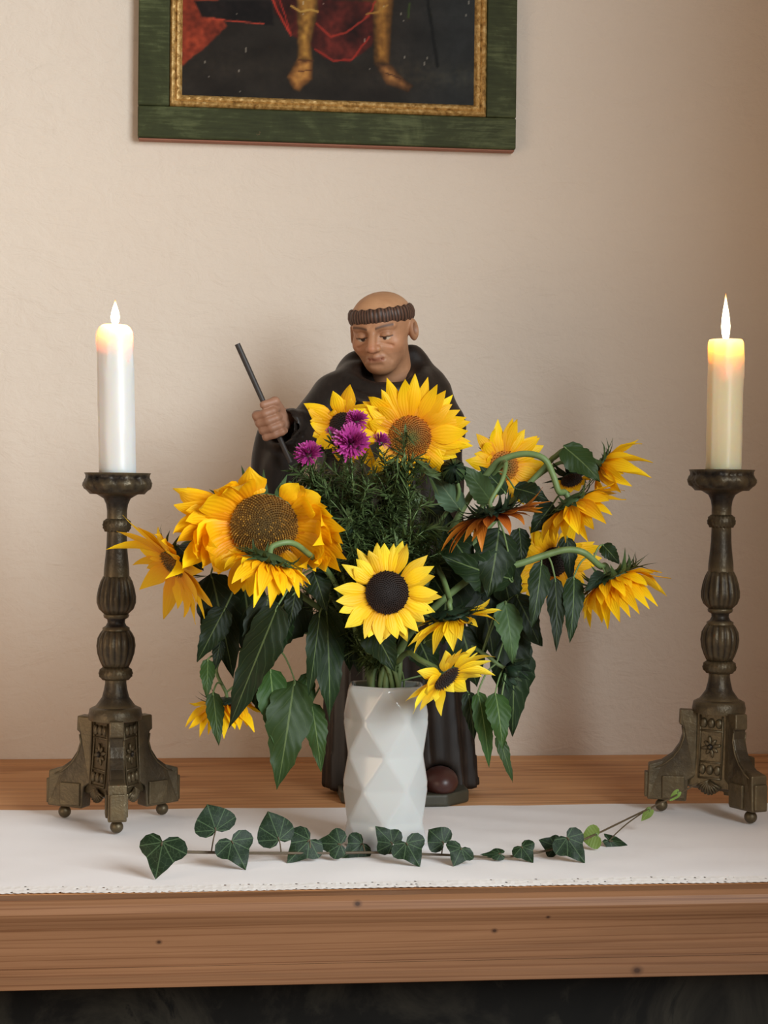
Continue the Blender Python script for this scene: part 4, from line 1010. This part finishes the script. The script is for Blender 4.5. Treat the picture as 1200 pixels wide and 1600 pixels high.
sunflower('small sunflower low at far left under drooping leaves', (353, 1100), .0, (0, .03, -1), 22, 62,
    [(288,1132,9),(294,1144,9),(310,1152,9),(325,1148,9),(350,1155,10),(366,1142,10),(399,1142,11),(388,1130,11),(412,1117,11),(405,1090,11),(395,1078,12),(375,1140,11)],
    fill=12, fill_back=True, W=10.5, elev=16, disc='dark', petal='petal', stem=[(560,1030,.02),(480,989,.02),(447,995,.02),(400,1016,.01),(360,1015,.0),(338,1045,.0)], seed=9, sepL=26, sep_mat='sepal_dark', stem_r=2.6, cone=1,
    leaves=[((325,1030,-.03),(323,1092,-.05),12,dict(mat='leaf_mid')),((333,1082,-.05),(342,1166,-.08),14,dict(mat='leaf_mid')),((394,1066,.0),(432,1142,-.03),14,{}),((422,1045,-.01),(434,1176,-.04),25,dict(mat='leaf_mid')),((460,1062,-.02),(434,1237,-.05),36,dict(mat='leaf_mid'))])
sunflower('sunflower at upper right behind the arching stem, petals pointing up', (788, 728), .06, (.22, -1, .02), 24, 80,
    [(801,653,12),(768,668,11),(840,681,13),(850,696,13),(850,732,13),(845,745,12),(801,764,11),(762,717,12),(748,707,12),(820,670,11),(830,760,12),(755,690,12)],
    fill=10, W=12.5, elev=10, disc='green', stem=[(622,980,.03),(700,860,.07),(770,770,.09)], seed=10,
    leaves=[((720,798,-.02),(668,729,-.04),21,dict(mat='leaf_pale',nh=(-.2,-1,.1))),((768,785,-.02),(722,728,-.05),21,dict(mat='sepal')),((790,770,.0),(748,728,-.02),15,dict(mat='leaf'))])
sunflower('rust brown sunflower hanging face down right of centre', (772, 805), -.10, (.25, -.02, -.95), 27, 84,
    [(687,858,10),(697,862,10),(712,865,11),(741,849,10),(753,861,9),(761,822,10),(822,814,11),(850,796,11),(846,806,11),(857,779,9),(846,760,9),(800,832,10),(728,850,10),(835,790,10),(812,800,10)],
    fill=14, fill_back=True, W=10.5, elev=14, disc='rust', petal='petal_rust', stem=[(630,990,.02),(720,800,.03),(776,735,-.02),(790,722,-.05),(785,750,-.09)], seed=11, sepL=40, sep_mat='sepal_dark', stem_r=3.2, cone=1, sep=34,
    leaves=[((780,826,-.05),(762,934,-.07),34,{}),((696,828,-.03),(741,892,-.06),28,{}),((801,905,-.05),(690,868,-.07),34,dict(nh=(0,-1,-.3)))])
sunflower('sunflower at the upper right corner of the bouquet pointing right', (943, 728), .02, (.8, -.3, -.45), 20, 78,
    [(1020,724,10),(1017,744,10),(986,760,11),(962,759,11),(1000,735,11),(975,770,10),(990,716,10),(950,765,11)],
    fill=12, fill_back=True, W=11, elev=38, disc='gold', stem=[(628,990,.03),(740,850,.05),(850,731,.04),(867,714,.03),(890,702,.02)], seed=12, sepL=30, cone=1,
    leaves=[((881,698,.0),(937,753,-.03),25,dict(mat='leaf_mid',nh=(.1,-1,.3)))])
sunflower('sunflower at right below the corner leaf with drooping petals', (894, 788), -.04, (.52, -.05, -.82), 27, 88,
    [(976,763,12),(978,784,12),(957,801,13),(948,819,12),(930,829,12),(920,847,11),(888,849,12),(870,845,13),(857,848,13),(848,829,13),(965,776,12),(940,808,13),(905,835,13)],
    fill=12, W=13, elev=22, disc='gold', stem=[(634,985,.0),(720,800,-.01),(769,731,-.02),(790,716,-.03),(822,709,-.04),(850,717,-.05),(864,742,-.05),(873,768,-.05)], seed=13, sepL=30, stem_r=4.8, cone=1,
    leaves=[((804,763,.02),(858,782,.0),20,dict(nh=(0,-1,.5))),((864,787,.0),(828,834,-.02),19,{})])
sunflower('small dark sunflower peeping between two larger ones at upper right', (893, 750), .03, (.1, -.6, -.78), 17, 40,
    [(880,764,8),(892,770,8),(905,767,8),(916,758,8),(868,760,7)],
    fill=8, fill_back=True, W=8, elev=12, disc='dark', stem=[(636,985,.04),(780,800,.06),(870,725,.05)], seed=14, sepL=30, sep_mat='sepal_dark', cone=1, stem_r=3)
sunflower('sunflower behind the hanging leaves at right, mostly hidden', (866, 878), .06, (.15, -1, -.1), 24, 76,
    [(812,872,13),(805,896,13),(810,931,12),(822,938,12),(941,852,12),(941,872,12),(918,903,12),(910,850,11),(864,925,12),(836,830,13),(850,822,12),(822,850,13),(930,885,12)],
    fill=12, W=13, elev=8, disc='dark', stem=[(636,990,.05),(760,900,.08),(840,870,.09)], seed=15,
    leaves=[((811,826,.0),(815,884,-.02),17,{}),((885,838,.02),(892,912,.01),15,{})])
sunflower('rightmost sunflower on an arched stem, petals hanging like a bell', (958, 908), -.04, (.42, -.2, -.88), 33, 90,
    [(1046,910,9),(1043,931,10),(1028,945,10),(1015,952,11),(1000,963,11),(970,974,11),(955,986,11),(921,983,10),(930,968,11),(985,965,11),(1035,920,10),(944,975,11),(1008,940,11),(990,945,12),(960,955,12)],
    fill=20, W=11, elev=36, disc='gold', stem=[(640,990,-.02),(740,900,-.04),(808,882,-.05),(850,868,-.05),(885,859,-.05),(913,864,-.05),(937,884,-.04)], seed=16, sepL=42, sep=36, stem_r=5.0, cone=1,
    leaves=[((846,878,-.05),(831,982,-.08),18,{}),((867,903,-.05),(869,1018,-.08),15,{}),((897,900,-.05),(890,1005,-.08),17,{}),((941,851,-.04),(968,882,-.06),13,{}),((945,895,-.05),(912,925,-.08),12,dict(mat='sepal_dark'))])

# buds
def bud(label, c, dy, n, r, stem, seed, spiky, leaves=()):
    rng = random.Random(seed); C = Q(c[0], c[1], dy); S = PXM; a, b, n = basis(Vector(n)); R = r*S
    root = thing('sunflower_bud', label, 'flower bud', C)
    mb = MB(); blob(mb, C, (R*(.45 if spiky else .8), R*(.45 if spiky else .8), R*.75), (a, b, n), 16, 10); mb.build('bud_core', MAT['sepal_dark'], root)
    for k in range(26):
        row = k//9; t = 2*math.pi*(k*1.0/9+row*.05+rng.uniform(-.03, .03)); rh = a*math.cos(t)+b*math.sin(t)
        base = C + rh*(R*(.4 if spiky else .75)) - n*(R*(.55-.1*row))
        if spiky: tip = C + rh*(R*rng.uniform(1.2, 1.9)) + n*(R*rng.uniform(.1, 1.2)); p1 = C + rh*(R*1.25)
        else: tip = C + rh*(R*.25) + n*(R*(1.0+.1*row)); p1 = C + rh*(R*1.35) + n*(R*.35)
        mb = MB(); strip(mb, base, p1, tip, n.cross(rh), R*.36, prof_sepal, 6, 2, cup=.2, rng=rng, tipcurl=.2); mb.build('sepal', MAT['sepal_dark' if k % 3 else 'sepal'], root)
    pts = vase_stem(0, seed) + [Q(*p) for p in stem] + [C - n*(R*.6)]; sp = spline(pts, 8)
    mb = MB(); tube(mb, sp, 3.6*S, 3*S, 8); mb.build('stem', MAT['stem'], root)
    for i, lf in enumerate(leaves):
        B = Q(*lf[0]); Tp = Q(*lf[1]); near = min(sp[6:], key=lambda p: (p-B).length)
        leaf(root, B, Tp, lf[2]*S, seed=seed*31+i, from_pt=near if (near-B).length < .14 else None, **(lf[3] if len(lf) > 3 else {}))
bud('closed round green sunflower bud right of the largest upright sunflower', (708, 737), -.06, (-.15, -.9, .25), 19, [(618,985,.0),(680,830,0),(716,775,-.03)], 21, False,
    [((731,1081,.02),(741,1157,.0),14,{}),((660,880,.03),(700,940,.0),34,{}),((690,900,.05),(760,985,.03),40,{})])
bud('small pale green bud poking out between the large gold disc and the asters', (541, 827), -.08, (.65, -.5, .6), 10, [(575,1000,-.02),(530,880,-.05),(532,845,-.07)], 23, False)
bud('spiky dark green sunflower bud low at right near the wall', (800, 1050), .0, (.5, -.6, -.3), 18, [(640,1000,.03),(720,1005,.03),(757,1022,.01),(778,1038,.01)], 22, True,
    [((789,940,-.03),(802,1038,-.05),22,dict(mat='sepal')),((806,930,.0),(842,1008,-.02),24,{}),((800,985,.05),(800,1150,.04),36,{}),((774,1082,-.03),(785,1170,-.05),20,dict(mat='leaf_mid')),((778,1148,-.02),(801,1223,-.03),10,dict(mat='leaf_mid')),((747,1081,.0),(765,1201,-.02),16,dict(mat='leaf_mid'))])
# leafy stems without a flower that fill the middle and the left
def leafy(label, stem, seed, leaves):
    pts = vase_stem(0, seed) + [Q(*p) for p in stem]; sp = spline(pts, 8); root = thing('sunflower_stalk', label, 'plant stem', sp[8])
    mb = MB(); tube(mb, sp, 4.2*PXM, 2.6*PXM, 8); mb.build('stem', MAT['stem'], root)
    for i, lf in enumerate(leaves):
        B = Q(*lf[0]); Tp = Q(*lf[1]); near = min(sp[6:], key=lambda p: (p-B).length)
        leaf(root, B, Tp, lf[2]*PXM, seed=seed*31+i, from_pt=near if (near-B).length < .14 else None, **(lf[3] if len(lf) > 3 else {}))
leafy('flowerless stalk with long leaves hanging left of the vase', [(565,1010,.0),(530,960,.0),(490,930,.01)], 31,
    [((481,1052,-.01),(467,1142,-.03),16,dict(mat='leaf_mid')),((487,1098,-.02),(502,1206,-.04),19,dict(mat='leaf_mid')),((535,900,.02),(545,1050,.02),30,{}),((520,960,.03),(500,1075,.03),30,{}),((470,930,.02),(405,1030,.02),40,{}),((380,905,.02),(400,1060,.01),34,{})])
leafy('flowerless stalk with broad dark leaves behind the black disc sunflower', [(625,1000,.02),(660,930,.04),(690,850,.05)], 32,
    [((640,850,.05),(640,960,.03),44,{}),((700,870,.04),(690,1010,.02),44,{}),((745,890,.05),(770,1030,.03),44,{}),((720,980,.03),(745,1075,.02),32,{}),((570,940,.03),(560,1050,.0),34,{}),((770,840,.04),(800,960,.02),40,{}),((650,990,.02),(680,1060,.0),28,{}),((700,800,.05),(650,850,.03),30,{}),((792,930,.03),(845,1010,.01),32,{}),((780,950,.05),(822,1095,.04),34,{}),((770,880,.05),(800,990,.04),36,{})])

# ------------------------------------------------------------------ purple asters: fine leafed sprigs
def aster(label, heads, path, seed, branches, full=2):
    rng = random.Random(seed); pts = vase_stem(0, seed) + [Q(*p) for p in path]; sp = spline(pts, 8)
    root = thing('aster_sprig', label, 'aster', sp[8]); lm = MB()
    def foliage(line, dens):
        for p, q in zip(line[:-1], line[1:]):
            m = max(1, int((q-p).length*dens))
            for k in range(m):
                o = p.lerp(q, (k+rng.random())/m); t = (q-p).normalized(); az = rng.random()*6.28
                s1 = t.orthogonal().normalized(); s2 = t.cross(s1); out = s1*math.cos(az)+s2*math.sin(az)
                d = (t*rng.uniform(.1, .9)+out).normalized(); L = rng.uniform(.014, .034)
                strip(lm, o, o+d*L*.5+t*L*.1, o+d*L+Vector((0, 0, -rng.uniform(-.004, .010))), d.cross(t), rng.uniform(.0012, .0021), lambda s: max(.05, math.sin(math.pi*(.12+.88*s))), 3, 1)
    mb = MB(); tube(mb, sp, .0016, .0009, 6); foliage(sp[10:], 550*full)
    for k in range(len(branches)*full):
        t, (x, y, z) = branches[k % len(branches)]; branches = branches + [(max(.35, t-rng.uniform(.02, .12)), (x+rng.uniform(-34, 34), y+rng.uniform(0, 75), z+rng.uniform(-.01, .06)))]
    for (t, ex) in branches:
        b0 = sp[int(t*(len(sp)-1))]; e = Q(*ex); ln = spline([b0, b0.lerp(e, .5)+Vector((0, -.004, .012)), e], 5); tube(mb, ln, .0010, .0006, 5); foliage(ln, 1200)
    mb.build('stem', MAT['stem'], root); lm.build('narrow_leaves', MAT['aster_leaf'], root, smooth=False)['kind'] = 'stuff'
    for (px, py, dy, r, n) in heads:
        C = Q(px, py, dy); a, b, n = basis(Vector(n)); R = r*PXM; mb = MB()
        for k in range(int(80+r*7)):
            q = rng.random()**.8; t = rng.random()*6.28; el = math.radians(88-78*q+rng.uniform(-14, 14)); rh = a*math.cos(t)+b*math.sin(t)
            d = rh*math.cos(el)+n*math.sin(el); o = C + rh*(R*.25*q) - n*(R*.2); L = R*rng.uniform(.8, 1.1)
            strip(mb, o, o+d*L*.6+n*(L*.1), o+d*L, n.cross(rh), R*.06, lambda s: .5+.5*math.sin(math.pi*min(s, .8)), 3, 1, rng=rng)
        h = mb.build('flower_head', MAT['aster'], root, smooth=False); h['kind'] = 'stuff'
        mb = MB(); lathe_pts = [C-n*(R*.75), C-n*(R*.5), C-n*(R*.15)]
        for i in range(12):
            t = i*2*math.pi/12; rh = a*math.cos(t)+b*math.sin(t); strip(mb, C-n*(R*.6)+rh*R*.1, C-n*(R*.35)+rh*R*.5, C+rh*(R*.52)+n*(R*.1), n.cross(rh), R*.12, prof_sepal, 3, 1)
        blob(mb, C-n*(R*.35), (R*.34, R*.34, R*.4), (a, b, n), 10, 6); tube(mb, spline([sp[-1], C-n*(R*1.1), C-n*(R*.5)], 4), .0011, .0011, 6)
        mb.build('calyx', MAT['aster_leaf'], root)
aster('purple aster sprig at left below the fist, one shaggy bloom', [(482,709,-.07,19,(-.2,-.75,.6))], [(560,1010,-.02),(520,850,-.05),(490,745,-.06),(484,722,-.07)], 41, [(.6,(455,760,-.05)),(.7,(460,735,-.05)),(.62,(510,760,-.08)),(.75,(505,735,-.06)),(.8,(470,722,-.05)),(.5,(480,800,-.06))])
aster('purple aster sprig with the widest bloom facing forward at centre', [(549,691,-.09,25,(-.05,-1,.25)),(516,673,-.07,7,(-.2,-.5,.8))], [(575,1010,-.03),(560,860,-.06),(551,750,-.08),(549,708,-.08)], 42, [(.6,(515,780,-.08)),(.6,(600,790,-.08)),(.7,(520,735,-.07)),(.7,(590,740,-.08)),(.78,(518,690,-.07)),(.5,(540,830,-.09)),(.52,(600,840,-.08)),(.66,(575,760,-.1))])
aster('purple aster sprig with round bloom just above the widest one', [(557,656,-.06,16,(0,-.8,.6))], [(580,1010,-.01),(585,850,-.03),(565,730,-.05),(558,680,-.06)], 43, [(.6,(620,800,-.05)),(.65,(540,790,-.06)),(.7,(600,735,-.05)),(.72,(535,740,-.05))])
aster('purple aster sprig with small side bloom against the upright sunflower', [(596,689,-.09,14,(.45,-.5,.75))], [(590,1010,-.03),(610,850,-.06),(605,750,-.08),(598,708,-.09)], 44, [(.55,(650,820,-.06)),(.6,(570,800,-.07)),(.65,(650,760,-.07)),(.72,(640,730,-.08)),(.7,(580,735,-.08)),(.5,(620,850,-.08))])
aster('green aster sprig in bud before the tan disc, no purple rays', [], [(600,1010,-.02),(640,850,-.06),(634,740,-.09),(631,696,-.10),(627,676,-.1)], 45, [(.5,(690,830,-.04)),(.55,(670,790,-.06)),(.6,(600,780,-.08)),(.66,(672,745,-.06)),(.7,(655,728,-.08)),(.75,(612,730,-.09)),(.88,(636,690,-.1))], full=1)

# ------------------------------------------------------------------ ivy trailing over the cloth
def H(px, py, z): return T(px, py, TZ+z)
ivp = [(272,1331,.028),(330,1332,.020),(390,1333,.018),(450,1333,.016),(520,1333,.013),(580,1332,.012),(640,1334,.012),(700,1336,.010),(760,1339,.008),(800,1338,.009),(850,1330,.012),(890,1320,.016),(930,1304,.026),(990,1275,.036),(1050,1246,.052),(1090,1224,.068)]
ipts = [H(*q) for q in ivp]; isp = spline(ipts, 6)
ivy = thing('ivy_vine', 'dark green ivy vine laid across the front of the white cloth', 'ivy', H(600, 1340, 0))
mb = MB(); tube(mb, isp, .0022, .0014, 8); mb.build('stem', MAT['stem_brown'], ivy)
OUT = [(0,-.02),(.10,-.17),(.26,-.22),(.42,-.12),(.50,.06),(.50,.22),(.42,.36),(.30,.46),(.25,.56),(.19,.70),(.10,.86),(0,1.02)]
OUT_ROUND = [(0,-.02),(.12,-.15),(.30,-.16),(.45,-.04),(.53,.14),(.52,.32),(.46,.48),(.36,.64),(.24,.78),(.12,.9),(.05,.96),(0,1.02)]
def ivy_leaf(base, tip, wpx, n, mat='ivy', shape=OUT, seed=0, stem_pt=None, cup=.12):
    rng = random.Random(seed); t = tip-base; L = t.length; t.normalize(); n = Vector(n).normalized(); s = t.cross(n).normalized(); n = s.cross(t); W = wpx
    v = []; uv = []; f = []; m = len(shape); asy = rng.uniform(-.08, .08)
    for side in (-1, 1):
        for ring in (0, .34, .68, 1):
            for (x, y) in shape:
                xx = side*x*ring*(1+asy*side); yy = y*(.25+.75*ring) + .0*(1-ring)
                yy = y if x == 0 else y*ring + (1-ring)*min(max(y, 0), 1)
                r2 = abs(xx)
                v.append(base + s*(xx*W) + t*(yy*L) + n*(-cup*L*(r2*2)**1.5*.5 + .04*L*math.sin(8*yy+seed)*ring + .02*L*math.cos(xx*20+seed)*ring - .10*L*(yy-.4)**2))
                uv.append((.5+xx*.9, .15+yy*.75))
    for sd in range(2):
        for r in range(3):
            for k in range(m-1):
                a = sd*4*m + r*m + k; q = (a, a+1, a+m+1, a+m); f.append(q if sd else q[::-1])
    mb = MB(); mb.add(v, f, uv); o = mb.build('leaf', MAT[mat], ivy)
    p = stem_pt if stem_pt is not None else min(isp, key=lambda q: (q-base).length)
    mb = MB(); tube(mb, spline([p, p.lerp(base, .5)+Vector((0, 0, .003)), base, base.lerp(tip, .1)], 4), .0011, .0009, 6); mb.build('petiole', MAT['stem_brown' if mat == 'ivy' else 'stem'], o)
def IV(bx, by, tx, ty, w, n=(0, -.93, .35), lift=None, **k):
    if lift is None and ty > by:               # tip rests on the cloth
        tip = H(tx, ty, .003); ivy_leaf(P(bx, by, tip.y+.014), tip, w*PXM, n, **k)
    else:
        y = min(isp, key=lambda q: abs(proj(q)[0]-bx)).y; ivy_leaf(P(bx, by, y-.002), P(tx, ty, y+(lift or .006)), w*PXM, n, **k)
IV(254,1316, 243,1373, 70, seed=1, n=(-.2,-.9,.35))
IV(337,1297, 324,1257, 60, seed=2, shape=OUT_ROUND)
IV(362,1314, 384,1358, 60, seed=3, n=(.1,-.92,.35))
IV(436,1312, 419,1268, 54, seed=4, shape=OUT_ROUND)
IV(484,1312, 449,1348, 58, seed=5)
IV(532,1319, 491,1317, 46, seed=6, lift=.004)
IV(566,1318, 536,1340, 46, seed=7, n=(.1,-.92,.35))
IV(613,1318, 587,1291, 46, seed=8)
IV(635,1317, 656,1354, 54, seed=9)
IV(693,1317, 670,1296, 42, seed=10, shape=OUT_ROUND)
IV(721,1325, 709,1353, 46, seed=11, n=(.1,-.92,.35))
IV(782,1334, 751,1335, 20, seed=12, n=(0,-.8,.6), lift=.004)
IV(815,1323, 833,1348, 38, seed=13)
IV(868,1322, 842,1312, 36, seed=14)
IV(886,1309, 914,1348, 52, seed=15, n=(-.1,-.92,.35))
IV(934,1306, 908,1310, 36, seed=16, mat='ivy_young', shape=OUT_ROUND, lift=.004)
IV(953,1312, 996,1333, 26, seed=17, n=(.2,-.75,.65), stem_pt=H(1004,1270,.038), lift=.002)
IV(1016,1266, 1002,1283, 14, seed=18, mat='ivy_young', shape=OUT_ROUND, lift=.002)
IV(1060,1238, 1046,1252, 12, seed=19, mat='ivy_young', shape=OUT_ROUND, lift=.002)
